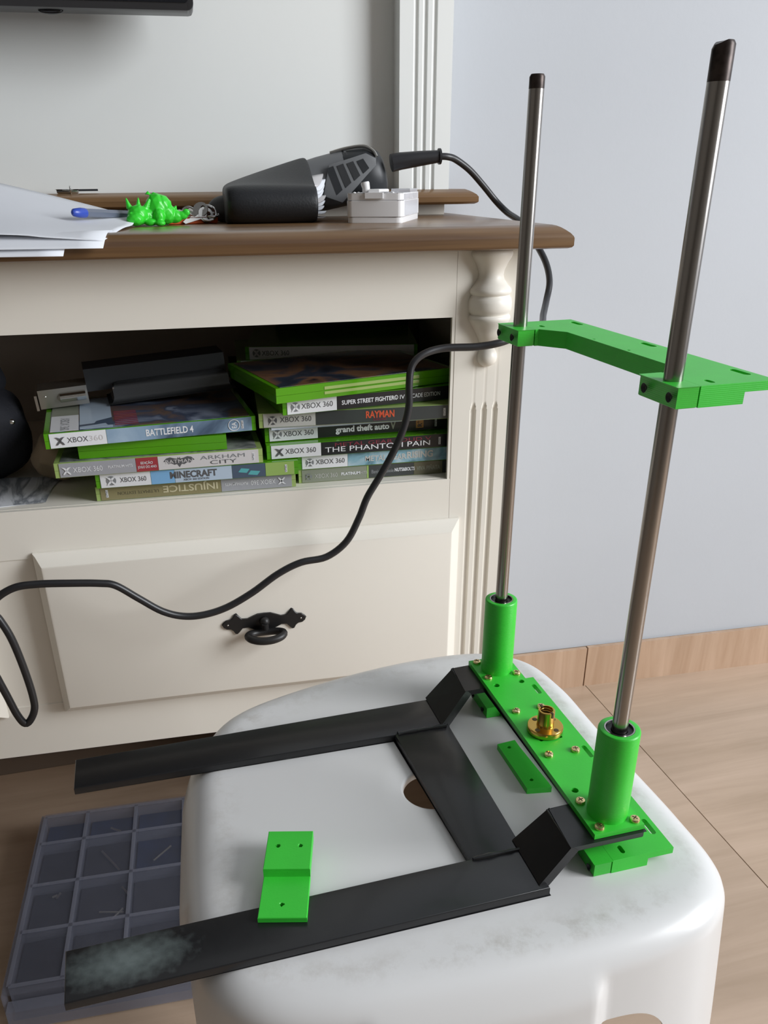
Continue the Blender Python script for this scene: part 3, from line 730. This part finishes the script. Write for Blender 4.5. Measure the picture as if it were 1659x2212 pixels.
c = game_case('game case with white and sky blue spine, topmost of the left stack', (-.3262, .2935, S0+4*st_+.0003), R(6.4),
    [(4, 53, 'print_white'), (53, 186, 'spine_sky')], [('XBOX', 19, 4.6, 4.8, 18, 'inkgrey'), ('360', 38, 4.6, 4.8, 12, 'lightgrey'), ('BATTLEFIELD 4', 88, 4.2, 6.0, 43, 'white', .02)], art='cover_storm')
emblem(c, .0130, .0070, .0042, DX, False); ntsc(c, 177)
ring = [(.1690+.0052*cos(2*pi*i/30), -.0008, .0071+.0052*sin(2*pi*i/30)) for i in range(30)]
obj('ring_logo', tube(B(), ring, .0004, 6, True), 'print_white', c)
text('lettering', 'EA', 'print_white', c, (.1712, -.0008, .0042), (R(90), R(-90), 0), .0042, .0058, .02)
obj('print_band', bbox((.0055, .004, THK), (.030, .060, THK+.0003)), 'print_white', c, 0); obj('print_band', bbox((.0055, .060, THK), (.030, .128, THK+.0003)), 'print_greenish', c, 0)
obj('print_band', bbox((.031, .006, THK), (.060, .126, THK+.0003)), 'print_paleblue', c, 0)
for q in range(9): obj('print_band', bbox((.062, .010+q*.0062, THK), (.083, .0125+q*.0062, THK+.0003)), 'print_darkred', c, 0)
gun = B(); gp_ = [(.031, .020), (.044, .0225), (.046, .030), (.052, .034), (.060, .040), (.061, .012), (.056, .012), (.054, .020), (.045, .017), (.031, .0135)]
vs = [gun.verts.new((x, y, THK+.0004)) for x, y in gp_]; gun.faces.new(vs); obj('print_figure', gun, 'print_slate', c, 0)
text('lettering', 'XBOX 360', 'print_midgrey', c, (.014, .050, THK+.0004), (0, 0, R(-90)), .008, .044)
# ---- right stack, bottom up
c = game_case('game case with grey-green spine and dark right half, bottom of the right stack', (-.0985, .3190, S0), 0,
    [(3, 69, 'print_greenish'), (69, 71, 'print_brightgreen'), (71, 118, 'print_dark'), (118, 148, 'print_olive'), (148, 186, 'print_dark')], [('XBOX 360', 16, 4.4, 4.4, 23, 'cream'), ('PLATINUM', 43, 5.6, 2.8, 19, 'white', .03), ('HITS', 62.5, 5.6, 2.8, 7, 'cream'), ('NUTS&BOLTS', 98, 5.6, 3.4, 21, 'white', .03), ('Banjo-Kazooie', 74, 5.2, 3.6, 23, 'midgrey', .02), ('VIVA PIÑATA', 121, 5, 4.2, 25, 'greenish', .03)], shell='case_pale')
emblem(c, .0100, .0066, .0032, ['print_midgrey', 'print_greenish'])
c = game_case('game case with icy teal spine, second from bottom of the right stack', (-.0990, .3175, S0+st_), 0,
    [(4, 50, 'print_white'), (50, 186, 'spine_ice')], [('XBOX 360', 18, 4.8, 4.8, 29, 'inkgrey'), ('METAL GEAR', 68, 4.4, 5.4, 42, 'cream', .02), ('RISING', 111, 4.8, 6.4, 27, 'cream', .03)])
emblem(c, .0120, .0072, .0040, ['print_midgrey', 'print_white'])
c = game_case('black-spined game case with thin white capitals, third from bottom in right stack', (-.1290, .3115, S0+2*st_), R(1.2),
    [(4, 53, 'print_white'), (53, 186, 'print_black')], [('XBOX 360', 18, 4.8, 5.0, 30, 'inkgrey'), ('METAL GEAR SOLID V', 67, 8.6, 3.6, 98, 'darkred'), ('THE PHANTOM PAIN', 57, 3.4, 5.0, 107, 'white')])
emblem(c, .0122, .0072, .0044, ['print_lightgrey', 'print_inkgrey'], False); ntsc(c, 174)
c = game_case('black-spined game case with a small amber square near its right end', (-.1290, .3225, S0+3*st_), R(2.6),
    [(4, 52, 'print_white'), (52, 186, 'print_black')], [('XBOX 360', 18, 4.6, 5.0, 30, 'inkgrey'), ('grand theft auto', 70, 4.6, 5.6, 55, 'white', .035), ('V', 126, 4.2, 7.4, 6, 'greenish', .03)])
emblem(c, .0122, .0072, .0044, ['print_midgrey', 'print_white']); ntsc(c, 174)
obj('amber_square', bbox((.1530, -.00078, .0030), (.1610, -.0004, .0110), 0), 'print_amber', c, 0)
text('lettering', 'R*', 'print_black', c, (.1592, -.0009, .0042), (R(90), R(-90), 0), .0044, .006, .03)
bk = thing('booklet', 'thin white booklet squeezed into the right stack of game cases', 'booklet', (-.1230, .3135, S0+4*st_-.0003), (0, 0, R(1.5)))
obj('pages', bbox((0, 0, .0004), (.170, .118, .0020), .0002, 1), 'paper', bk); obj('cover', bbox((-.0005, -.0006, .0020), (.1705, .118, .0026)), 'print_paleblue', bk); obj('cover', bbox((-.0005, -.0006, .0), (.1705, .118, .0004)), 'print_paleblue', bk)
zr = S0+4*st_+.0026
c = game_case('game case with beige tab and dark spine of orange capitals, in the right stack', (-.1345, .3118, zr), R(-1.9),
    [(4, 54, 'print_cream'), (54, 186, 'print_dark')], [('XBOX 360', 20, 5, 5.0, 30, 'inkgrey'), ('RAYMAN', 103, 5.0, 6.4, 28, 'orange', .03), ('ORIGINS', 110, 2.2, 1.9, 13, 'darkred', .01)], shell='case_pale')
emblem(c, .0130, .0072, .0042, ['print_inkgrey', 'print_cream']); ntsc(c, 181)
c = game_case('black-spined game case just under the green topmost case of the right stack', (-.1125, .2980, zr+st_), R(9.2),
    [(4, 53, 'print_white'), (53, 186, 'print_black')], [('XBOX 360', 18, 4.8, 5.0, 31, 'inkgrey'), ('SUPER STREET FIGHTER®', 58, 5, 4.0, 58, 'white', .02), ('IV', 118, 5, 4.0, 5, 'white', .0), ('ARCADE EDITION', 125, 5, 4.0, 36, 'white', .0)])
emblem(c, .0122, .0072, .0044, ['print_midgrey', 'print_white'])
game_case('bright green game case with dark cover, topmost of the right stack', (-.1190, .2835, zr+2*st_+.0002), R(16.0), [], [], art='cover_ember', back=True)
# ---- behind the right stack
c = game_case('pale game case, lower of two lying behind the right stack', (-.1450, .4640, .5945), R(-2), [(4, 186, 'print_white')], [('XBOX 360', 18, 4.6, 5, 30, 'inkgrey')])
c = game_case('white-spined game case, upper of two lying behind the right stack', (-.1345, .4700, .6078), R(-9), [(4, 186, 'print_white')], [('XBOX 360', 18, 4.6, 5, 30, 'inkgrey')])
emblem(c, .0122, .0072, .0044, ['print_midgrey', 'print_lightgrey'])
sb = thing('storage_box', 'dark box at the back of the shelf holding up two game cases', 'box', (-.05, .54, .5125))
obj('box_body', bbox((-.10, -.080, 0), (.10, .030, .078), .001, 1), 'dark_box', sb); obj('box_lid', bbox((-.101, -.081, .0715), (.101, .031, .0818), .001, 1), 'dark_box', sb)
sb = thing('storage_box', 'tall dark green box standing against the back of the shelf', 'box', (0, .605, .5125))
obj('box_body', bbox((-.085, -.030, 0), (.074, .030, .122), .001, 1), 'dark_box', sb); obj('box_lid', bbox((-.086, -.0305, .108), (.075, .0305, .124), .001, 1), 'dark_box', sb)

# =============================================================== OTHER THINGS ON THE SHELF
kn = thing('folding_device', 'long black device with brushed silver hinge plate resting on the left game stack', 'device', (-.292, .395, .5856), (0, R(-3), R(8)))
obj('body', bbox((-.004, .004, .012), (.136, .046, .034), .002, 2), 'tool_black', kn)
obj('lower_barrel', bev(prism(B(), [(.020, -.010), (.136, -.010), (.136, .030), (.020, .030)], .0005, .0190), .0060, 3), 'gloss_dark', kn)
obj('shiny_strip', bbox((.0200, -.0096, .0050), (.0215, .020, .0160), .0004, 1), 'chrome', kn)
hp_ = bbox((-.050, -.006, .003), (-.004, .030, .021), .0012, 2); hpo = obj('hinge_plate', hp_, 'dull_silver', kn)
lt = B(); tube(lt, [(-.033, -.0062, .012), (-.030, -.0075, .012), (-.006, -.0075, .012)], [.001, .0044, .0044], 14); obj('latch_tab', lt, 'chrome', hpo)
rv = B(); ball(rv, (-.044, -.006, .0145), .0012, (1, .5, 1), 1); obj('rivet', rv, 'chrome', hpo)
obj('end_plate', bbox((-.054, -.004, .0015), (-.0515, .028, .016)), 'chrome', kn)
def lumpy(bm, amp, freq, seed=0):
    for v in bm.verts:
        n = noise.noise_vector(v.co*freq+Vector((seed, seed, 0))); v.co += Vector(n)*amp
    return bm
pc = thing('cloth_pouch', 'black cloth pouch with a small shiny clasp at the left end of the shelf', 'pouch', (-.408, .402, .5125))
b = B(); ball(b, (0, 0, .050), .048, (1.05, .9, 1.08), 4); ball(b, (-.005, .01, .10), .034, (1.1, .9, .75), 4)
lumpy(b, .006, 30)
for v in b.verts: v.co.z = max(v.co.z, .0004)
obj('bag', b, 'cloth_black', pc, 60)
b = B(); ball(b, (.038, -.024, .064), .004, (1, .6, .8), 2); obj('clasp', b, 'chrome', pc)
kp = B(); ball(kp, (0, 0, 0), .023, (.95, .8, 1.05), 4); lumpy(kp, .007, 55, 3)
for v in kp.verts: v.co.z = max(v.co.z, -.024)
tag(obj('crumpled_paper', kp, 'kraft', None, 25, (-.336, .378, .5372+.0035)), 'crumpled tan paper between the black pouch and the left game stack', 'paper')
lf = thing('leaflet', 'printed white leaflet with dark wavy lines lying at the left end of the shelf', 'leaflet', (-.385, .350, .5127), (0, 0, R(8)))
obj('page', grid_surface([[(-.080, -.040, .0016), (-.03, -.036, .0014), (.040, -.040, .0010)], [(-.080, 0, .006), (-.02, 0, .003), (.046, 0, .001)], [(-.080, .040, .004), (-.02, .046, .004), (.056, .034, .0012)]]), 'leaflet_print', lf)
obj('page', bbox((-.080, -.037, 0), (.038, .040, .0008)), 'paper', lf)

# =============================================================== ON THE TABLETOP
def sheet(name, label, rows, z=0):
    b = grid_surface(rows, 5); o = obj(name, b, 'paper', None, 60)
    so = o.modifiers.new('thickness', 'SOLIDIFY'); so.thickness = .00025
    return tag(o, label, 'paper')
e = .0004
sheet('paper_sheet', 'topmost white paper sheet, curling up at the back, on the left of the tabletop', [
    [(-.60, .470, .830), (-.45, .465, .806), (-.354, .460, .785), (-.2786, .440, .767), (-.2335, .420, .7555)],
    [(-.60, .40, .790), (-.45, .39, .776), (-.354, .38, .766), (-.285, .375, .7565), (-.2310, .375, .7505)],
    [(-.60, .33, .770), (-.45, .32, .762), (-.345, .315, .756), (-.290, .310, .7520), (-.2370, .318, .7495)],
    [(-.60, .26, .758), (-.45, .262, .753), (-.3239, .262, .7493), (-.2900, .262, .7465), (-.2486, .262, .7432)]])
sheet('paper_sheet', 'second white paper sheet, its corner drooping over the brown edge under the top sheet', [
    [(-.60, .43, ZT+.0030), (-.40, .42, ZT+.0022), (-.240, .405, ZT+.0010)],
    [(-.60, .33, ZT+.0024), (-.40, .33, ZT+.0022), (-.243, .330, ZT+.0010)],
    [(-.60, .275, ZT+.0020), (-.40, .277, ZT+.0012), (-.246, .279, ZT+.0006)],
    [(-.60, .248, .7420), (-.40, .250, .7400), (-.2486, .253, .7385)]])
sheet('paper_sheet', 'lowest white paper sheet, poking out furthest left over the brown edge', [
    [(-.60, .41, ZT+.0008), (-.42, .40, ZT+.0006), (-.270, .39, ZT+.0003)],
    [(-.60, .32, ZT+.0008), (-.42, .32, ZT+.0006), (-.273, .320, ZT+.0003)],
    [(-.60, .276, ZT+.0004), (-.42, .277, ZT+.0003), (-.276, .278, ZT+.0002)],
    [(-.60, .248, .7365), (-.42, .248, .7350), (-.2784, .248, .7338)]])
pn = thing('ballpoint_pen', 'clear ballpoint pen with a blue end lying on the white papers', 'pen', (-.2775, .358, .7570), (0, 0, R(56)))
obj('barrel', tube(B(), [(.010, 0, .0035), (.120, 0, -.0030)], .0038, 6), 'pen_clear', pn); obj('ink_tube', tube(B(), [(.010, 0, .0035), (.118, 0, -.003)], .0014, 8), 'iron_black', pn)
obj('end_plug', tube(B(), [(-.004, 0, .0043), (-.002, 0, .0042), (.006, 0, .0038), (.012, 0, .0034)], [.0014, .0032, .0042, .0040], 14), 'pen_blue', pn)

# green dragon figurine, fused from rounded masses
dg = thing('dragon_figurine', 'bright green plastic dragon figurine with spiked back, beside the papers', 'figurine', (-.2135, .405, ZT))
b = B()
def horn(p, d, r, h):
    c = bmesh.ops.create_cone(b, cap_ends=True, segments=8, radius1=r, radius2=r*.2, depth=h)['verts']
    bmesh.ops.transform(b, verts=c, matrix=Matrix.Translation(p) @ Vector(d).to_track_quat('Z', 'Y').to_matrix().to_4x4() @ Matrix.Translation((0, 0, h/2)))
# head low on the left, snout toward the room
ball(b, (-.0135, -.008, .0095), .0095, (1.05, .95, .95)); ball(b, (-.0160, -.0145, .0062), .0072, (1.15, 1, .80)); ball(b, (-.0060, -.004, .0085), .0075, (1.1, 1, 1))
for x, d in ((-.0205, (-.25, 0, 1)), (-.0125, (.1, .1, 1)), (-.0060, (.55, 0, 1))): horn((x, -.006, .0155), d, .0030, .0090)
ball(b, (-.0195, -.0150, .0108), .0017); ball(b, (-.0120, -.0150, .0108), .0017)
# arched body, haunch, paws and curled tail
ball(b, (.0040, .002, .0150), .0118, (.92, .95, 1.12)); ball(b, (.0085, .002, .0165), .0098, (.95, .95, 1.05)); ball(b, (.0120, .003, .0100), .0088, (1.1, 1, 1.05)); ball(b, (.0190, .004, .0078), .0066, (1.3, 1, .95)); ball(b, (.0260, .003, .0085), .0044, (1.4, .9, .9)); ball(b, (.0305, .002, .0110), .0028, (1.3, .9, 1.2))
ball(b, (.0055, -.008, .0080), .0062, (.9, .9, 1.15)); ball(b, (.0060, -.0125, .0026), .0042, (1.2, 1.1, .62)); ball(b, (-.0030, -.0105, .0035), .0042, (1.4, .9, .8)); ball(b, (.0100, .010, .0035), .0045, (1.2, 1, .8))
for i in range(7):
    t = i/6; horn((-.003+.028*t, .002, .0265-.0150*t*t-.002*t), (.15+.55*t, 0, 1), .0030-.0009*t, .0030)
for v in b.verts: v.co.z = max(v.co.z, .0002)
o = obj('body', b, 'green_dragon', dg, 60)
rm = o.modifiers.new('fuse', 'REMESH'); rm.mode = 'VOXEL'; rm.voxel_size = .0006; rm.use_smooth_shade = True
sm = o.modifiers.new('soft', 'SMOOTH'); sm.iterations = 3
# keys
og = tag(obj('orange_strap', bev(prism(B(), [(0, 0), (.050, .004), (.0505, .011), (.0005, .008)], 0, .0062), .0018, 2), 'orange', None, 40, (-.2010, .418, ZT), (0, 0, R(14))), 'flat orange key strap lying behind the green dragon', 'strap')
ky = thing('key_bunch', 'bunch of silver keys and rings between the green dragon and the wallet', 'keys', (-.1690, .436, ZT))
for i, (x, y, z, a, b_, c_) in enumerate(((-.006, .002, .0085, .5, .25, .2), (.004, -.004, .0075, 1.1, .3, .4), (.008, .004, .0105, -.7, .35, -.3), (.000, -.002, .0120, 1.0, -.25, .5))):
    k = B(); prism(k, circ(0, 0, .0075, 16), 0, .0018, [circ(.003, 0, .0022, 10)])
    k2 = B(); prism(k2, [(-.006, -.0025), (-.024, -.0025), (-.0255, 0), (-.021, .0018), (-.018, .0010), (-.015, .0026), (-.012, .0012), (-.006, .0026)], .0001, .0016)
    me = bpy.data.meshes.new('k'); k2.to_mesh(me); k.from_mesh(me); k2.free(); bpy.data.meshes.remove(me)
    mt = Matrix.Translation((x, y, z)) @ Matrix.Rotation(a, 4, 'X') @ Matrix.Rotation(b_, 4, 'Y') @ Matrix.Rotation(c_, 4, 'Z'); bmesh.ops.transform(k, matrix=mt, verts=k.verts[:])
    for v in k.verts: v.co.z = max(v.co.z, .0003)
    obj('key', k, 'dull_silver', ky)
for x, y, z, r, t in ((.006, -.004, .0095, .0085, .9), (.011, -.003, .0075, .0060, .2), (-.012, 0, .0085, .007, 1.2)):
    pts = [Matrix.Translation((x, y, z)) @ Matrix.Rotation(t, 4, 'X') @ Vector((r*cos(2*pi*i/24), r*sin(2*pi*i/24), 0)) for i in range(24)]
    obj('ring', tube(B(), pts, .0010, 8, True), 'chrome', ky)
fb = B(); ball(fb, (0, 0, 0), .016, (1.25, 1.0, .80), 4)
for v in fb.verts: v.co.z = max(v.co.z, -.0118)
tag(obj('key_fob', fb, 'fob_grey', None, 60, (-.1420, .462, ZT+.0120)), 'rounded dark grey fob tucked behind the left end of the wallet', 'key fob')
# wallet
wt = thing('wallet', 'fat black leather wallet stuffed with papers, lying in front of the rotary tool', 'wallet', (-.0960, .400, ZT))
prof_w = [(-.060+.0, 0)]
sec = []                                    # side profile (y, z): spine to the front, top flap rising to the back
for i in range(13):
    a = -pi/2-pi*i/12; sec.append((.014+.020*cos(a)*1.05, .0172+.0170*sin(a)))
sec = [(.075, .0005)]+sec+[(.030, .0365), (.050, .0400), (.075, .0430)]
bm = B(); rows = []
xs_ = [(-.050, .55, .010), (-.0495, .80, .004), (-.046, .93, .001), (-.038, 1.0, 0), (-.015, 1.02, 0), (.010, 1.0, 0), (.030, .985, 0), (.038, .95, 0)]
for x, s, ins in xs_:
    rows.append([bm.verts.new((x, .030+(y-.030)*(s if y < .03 else 1)+ins*.3, .0172+(z-.0172)*s+(max(0, y-.016)/.059)*.0185*max(-.35, (x+.022)/.060) if z > .001 else .0005)) for y, z in sec])
for a, c in zip(rows, rows[1:]):
    for i in range(len(sec)-1): bm.faces.new((a[i], a[i+1], c[i+1], c[i]))
bm.faces.new(rows[0])
o = obj('leather_cover', bm, 'leather', wt, 70)
so = o.modifiers.new('thickness', 'SOLIDIFY'); so.thickness = .0022; so.offset = -1
sb_ = o.modifiers.new('soft', 'SUBSURF'); sb_.levels = 1; sb_.render_levels = 2
for i in range(9):
    z = .0040+i*.0034; k = .0012*sin(i*2.1)
    p = grid_surface([[(-.040, .006, z), (0, .007, z+.0008), (.040+k, .009, z+.001)], [(-.030, .035, z), (0, .035, z+.0004*i), (.047+k, .032, z+.0006*i)], [(-.030, .066, z), (0, .066, z+.0006*i), (.054+k, .062, z+.0015*i)]], 3)
    po = obj('paper_slip', p, 'paper' if i % 4 else 'print_lightgrey', wt, 60); so = po.modifiers.new('thickness', 'SOLIDIFY'); so.thickness = .0012
# rotary tool
rt_ = thing('rotary_tool', 'grey and black corded rotary tool lying behind the wallet', 'power tool', (.012, .490, ZT+.0035), (0, R(-12), R(-4)))
def seclathe(bm, prof, n=28, sy=1, sz=1):
    """lathe along x with flattened section"""
    rr = [[bm.verts.new((x, r*sy*cos(2*pi*i/n), z0+r*sz*sin(2*pi*i/n))) for i in range(n)] for x, r, z0 in prof]
    for a, c in zip(rr, rr[1:]):
        for i in range(n): j = (i+1) % n; bm.faces.new((a[i], a[j], c[j], c[i]))
    bm.faces.new(rr[0]); bm.faces.new(rr[-1]); return bm
zc = .0405
obj('body', seclathe(B(), [(-.165, .006, zc), (-.160, .010, zc), (-.140, .0125, zc), (-.118, .0185, zc), (-.080, .0235, zc), (-.045, .0258, zc), (-.014, .0262, zc)], 28, .95, 1), 'tool_grey', rt_, 50)
obj('rear_cap', seclathe(B(), [(-.022, .0258, zc-.001), (-.018, .0272, zc-.001), (.004, .0272, zc-.002), (.014, .0250, zc-.003), (.020, .0205, zc-.004), (.0225, .0150, zc-.004)], 28, .95, 1), 'tool_black', rt_, 50)
gr_ = bev(prism(B(), [(-.048, -.012), (-.036, .0145), (.004, .0170), (.013, .0100), (.012, .0040), (-.030, -.0225)], 0, .0030), .0012, 2)
bmesh.ops.transform(gr_, matrix=Matrix.Translation((0, -.0232, zc+.001)) @ Matrix.Rotation(R(90), 4, 'X'), verts=gr_.verts[:]); gpn = obj('vent_grille', gr_, 'tool_grey', rt_)
for i, x in enumerate((-.034, -.0235, -.013, -.0025)):
    s_ = prism(B(), [(x, -.014+i*.0045), (x+.0068, -.0105+i*.0045), (x+.0025, .0128), (x-.0045, .0120)], 0, .0004)
    bmesh.ops.transform(s_, matrix=Matrix.Translation((0, -.0263, zc+.001)) @ Matrix.Rotation(R(90), 4, 'X'), verts=s_.verts[:]); obj('vent_slot', s_, 'tool_black' if i % 3 == 0 else 'tool_slot', gpn)
obj('top_clip', tube(B(), smooth_path([(-.030, -.004, zc+.0262), (-.014, -.007, zc+.0268), (.004, -.012, zc+.0250), (.013, -.016, zc+.0185), (.015, -.019, zc+.0125)], 5), .0016, 8), 'dull_silver', rt_)
hl = seclathe(B(), [(-.110, .0050, zc+.018), (-.100, .0058, zc+.0195), (-.072, .0062, zc+.0205), (-.055, .0050, zc+.0215)], 14, 1.2, .7); obj('switch', hl, 'tool_black', rt_)
# strain relief and power cable (one cord with the tool's sleeve)
pcb = thing('power_cable', 'thick black cable from the rotary tool, looping down in front of the cabinet', 'cable', (0, .30, .45))
sl_ = [(.0300, .471, .8000), (.040, .471, .8018), (.060, .470, .8040), (.0790, .470, .8058), (.0797, .470, .8059), (.0800, .470, .8059), (.0822, .470, .8060)]
def loc_(p): return (p[0], p[1]-.30, p[2]-.45)
obj('sleeve', tube(B(), [loc_(p) for p in sl_], [.0085, .0082, .0072, .0060, .0060, .0076, .0076], 18), 'cable_rubber', pcb, 45)
cab = [(.0800, .47, .8058), (.0900, .471, .8056), (.1006, .475, .8029), (.118, .48, .7928), (.136, .485, .7775), (.1520, .487, .7620), (.1615, .475, .7510), (.1655, .4386, .7415), (.175, .4173, .7213), (.18, .4005, .7043), (.18, .388, .6874), (.172, .3735, .671), (.158, .345, .6620), (.140, .305, .6580),
 (.1188, .285, .6567), (.0907, .272, .6503), (.0661, .272, .6469), (.0347, .272, .647), (.0143, .268, .6433), (.0029, .265, .6342), (-.0002, .262, .6184), (-.0009, .26, .5979), (-.0068, .258, .5773), (-.0166, .257, .5563), (-.0293, .256, .5351), (-.0416, .255, .5158), (-.0501, .254, .4959), (-.063, .252, .474), (-.0831, .25, .4608), (-.108, .248, .4583), (-.1308, .246, .4494), (-.1562, .243, .4339), (-.1813, .24, .4224), (-.2033, .237, .4185), (-.2224, .235, .4203), (-.2403, .232, .4292), (-.2589, .23, .4453), (-.2766, .227, .4617), (-.2897, .225, .4663), (-.3142, .222, .4704), (-.3404, .22, .4732), (-.3592, .218, .4726), (-.3755, .216, .4642), (-.3800, .2155, .4536), (-.3755, .215, .4444), (-.3694, .214, .4257), (-.3649, .213, .3971), (-.3623, .212, .3677), (-.3636, .211, .3508), (-.3722, .21, .3384), (-.3781, .209, .3492), (-.3840, .208, .3777), (-.3935, .207, .4168), (-.4100, .206, .4500), (-.4500, .20, .4600), (-.50, .195, .40), (-.53, .19, .25), (-.55, .17, .08), (-.56, .12, .010), (-.60, .0, .0042), (-.70, -.2, .0042)]
obj('cord', tube(B(), smooth_path([loc_(p) for p in cab], 6), .0034, 12), 'cable_rubber', pcb, 60)
# white plastic box
wb = thing('white_box', 'small white plastic box with latch and clear side, on the tabletop by the wallet', 'box', (-.0092, .3702, ZT), (0, 0, R(-22)))
def rbox(x0, y0, x1, y1, r, z0, z1, ch=.0006): return bev(prism(B(), rrect(x0, y0, x1, y1, r), z0, z1), ch, 1, 60)
wx0, wx1, wy0, wy1 = -.0272, .0272, 0, .116
obj('base', rbox(wx0+.0006, wy0+.0006, wx1-.0006, wy1, .006, 0, .0052), 'white_plastic', wb); obj('body', rbox(wx0, wy0, wx1, wy1, .006, .0054, .0195), 'white_plastic', wb); obj('lid', rbox(wx0+.0004, wy0+.0004, wx1-.0004, wy1, .006, .0197, .0258), 'white_plastic', wb)
obj('side_window', bbox((wx1-.0004, .012, .0060), (wx1+.0004, .100, .0190)), 'clear_plastic', wb)
for a, c in ((.010, .036), (.040, .066), (.070, .100)): obj('lid_window', bbox((wx1-.0006, a, .0205), (wx1+.0003, c, .0250)), 'clear_plastic', wb)
obj('latch', bbox((-.0085, -.0018, .0212), (.0085, .004, .0262), .0006, 2), 'white_plastic', wb)
lv = bev(prism(B(), [(-.006, .004), (.004, .004), (.009, .030), (-.002, .034)], .0258, .0292), .001, 2); obj('lever', lv, 'white_plastic', wb)
kb = B(); tube(kb, [(-.0095, .010, .0256), (-.0095, .010, .0300), (-.0105, .0100, .0340), (-.0107, .010, .0352)], [.0036, .0036, .0042, .0036], 18); obj('peg', kb, 'white_plastic', wb)
for x, y in ((-.020, .006), (-.0165, .009), (.016, .010), (.012, .060), (.004, .075)):
    d_ = B(); ball(d_, (x, y, .0258), .0016, (1, 1, .7), 2); obj('stud', d_, 'white_plastic', wb)
obj('inner_tray', bbox((.008, .050, .0258), (.0266, .104, .0290), .0008, 1), 'clear_plastic', wb)
# small clip at the wall
mc = thing('metal_clip', 'small silver clip with a dark lever lying on the upper board behind the papers', 'clip', (-.3000, .552, .7745), (0, 0, R(6)))
obj('jaw', bev(prism(B(), [(-.016, -.004), (-.004, -.006), (.006, -.003), (.006, .004), (-.012, .005)], 0, .0042), .0012, 2), 'chrome', mc)
obj('lever', bbox((.002, -.002, .0022), (.026, .003, .0042), .0006, 1), 'tool_black', mc)
obj('spring', tube(B(), [(-.002, -.0075+.0035*cos(2*pi*i/10), .0038+.0035*sin(2*pi*i/10)) for i in range(10)], .0008, 6, True), 'chrome', mc)

# =============================================================== PARTS ORGANISER ON THE FLOOR
oz = thing('parts_organiser', 'clear plastic compartment box of small hardware on the floor under the cabinet', 'organiser', (-.3, .3, 0))
def O(name, bm, m, parent=None, smooth=40):
    bmesh.ops.translate(bm, verts=bm.verts[:], vec=(.3, -.3, 0)); return obj(name, bm, m, parent or oz, smooth)
ox0, ox1, oy0, oy1 = -.4450, -.2000, .1640, .4360
O('bottom_tray', bbox((ox0+.004, oy0+.004, .0005), (ox1-.004, oy1-.004, .003)), 'clear_rib')
xs_ = [ox0+.006, -.3860, -.3245, -.2630, ox1-.004]; ys_ = [oy0+.010, .2430, .3110, .3805, oy1-.006]
for x in xs_: O('divider', bbox((x-.0009, ys_[0], .003), (x+.0009, ys_[-1], .0425)), 'clear_rib')
for y in ys_: O('divider', bbox((xs_[0], y-.0009, .003), (xs_[-1], y+.0009, .0425)), 'clear_rib')
for i in range(4):
    for j in range(4):
        m = 'tray_blue' if (j == 3 or (j == 2 and i > 1)) else 'tray_grey'
        q = bbox((xs_[i]+.003, ys_[j]+.003, .0031), (xs_[i+1]-.003, ys_[j+1]-.003, .028+.004*random.random()))
        lumpy(q, .001, 70, i+j); o = O('hardware_pile', q, m); o['kind'] = 'stuff'
lidm = rrect(ox0, oy0, ox1, oy1, .008)
O('lid', prism(B(), lidm, .0430, .0446), 'clear_lid')
for x in xs_: O('lid_rib', bbox((x-.0022, ys_[0], .0447), (x+.0022, ys_[-1], .0456)), 'clear_rib')
for y in ys_: O('lid_rib', bbox((xs_[0], y-.0022, .0447), (xs_[-1], y+.0022, .0456)), 'clear_rib')
O('front_lip', bbox((ox0+.004, oy0-.010, .004), (ox1-.004, oy0+.004, .030), .001, 1), 'clear_rib')
O('side_wall', bbox((ox0, oy0, .001), (ox0+.0018, oy1, .043)), 'clear_rib'); O('side_wall', bbox((ox1-.0018, oy0, .001), (ox1, oy1, .043)), 'clear_rib')
for i, (x, y, a, l) in enumerate(((-.352, .345, -1.0, .045), (-.350, .400, -.6, .016), (-.300, .320, .1, .014), (-.425, .322, .3, .007), (-.408, .300, 1.1, .008), (-.412, .3, .4, .006), (-.345, .262, -.2, .028), (-.338, .258, .9, .018), (-.330, .29, -1.0, .02), (-.29, .345, .8, .03))):
    v = Vector((cos(a), sin(a), 0))*l/2; c = Vector((x, y, .0345))
    bb = tube(B(), [c-v, c+v], .0014, 8); bmesh.ops.translate(bb, verts=bb.verts[:], vec=(.3, -.3, 0))
    tag(obj('pin', bb, 'steel_bit', oz), None)
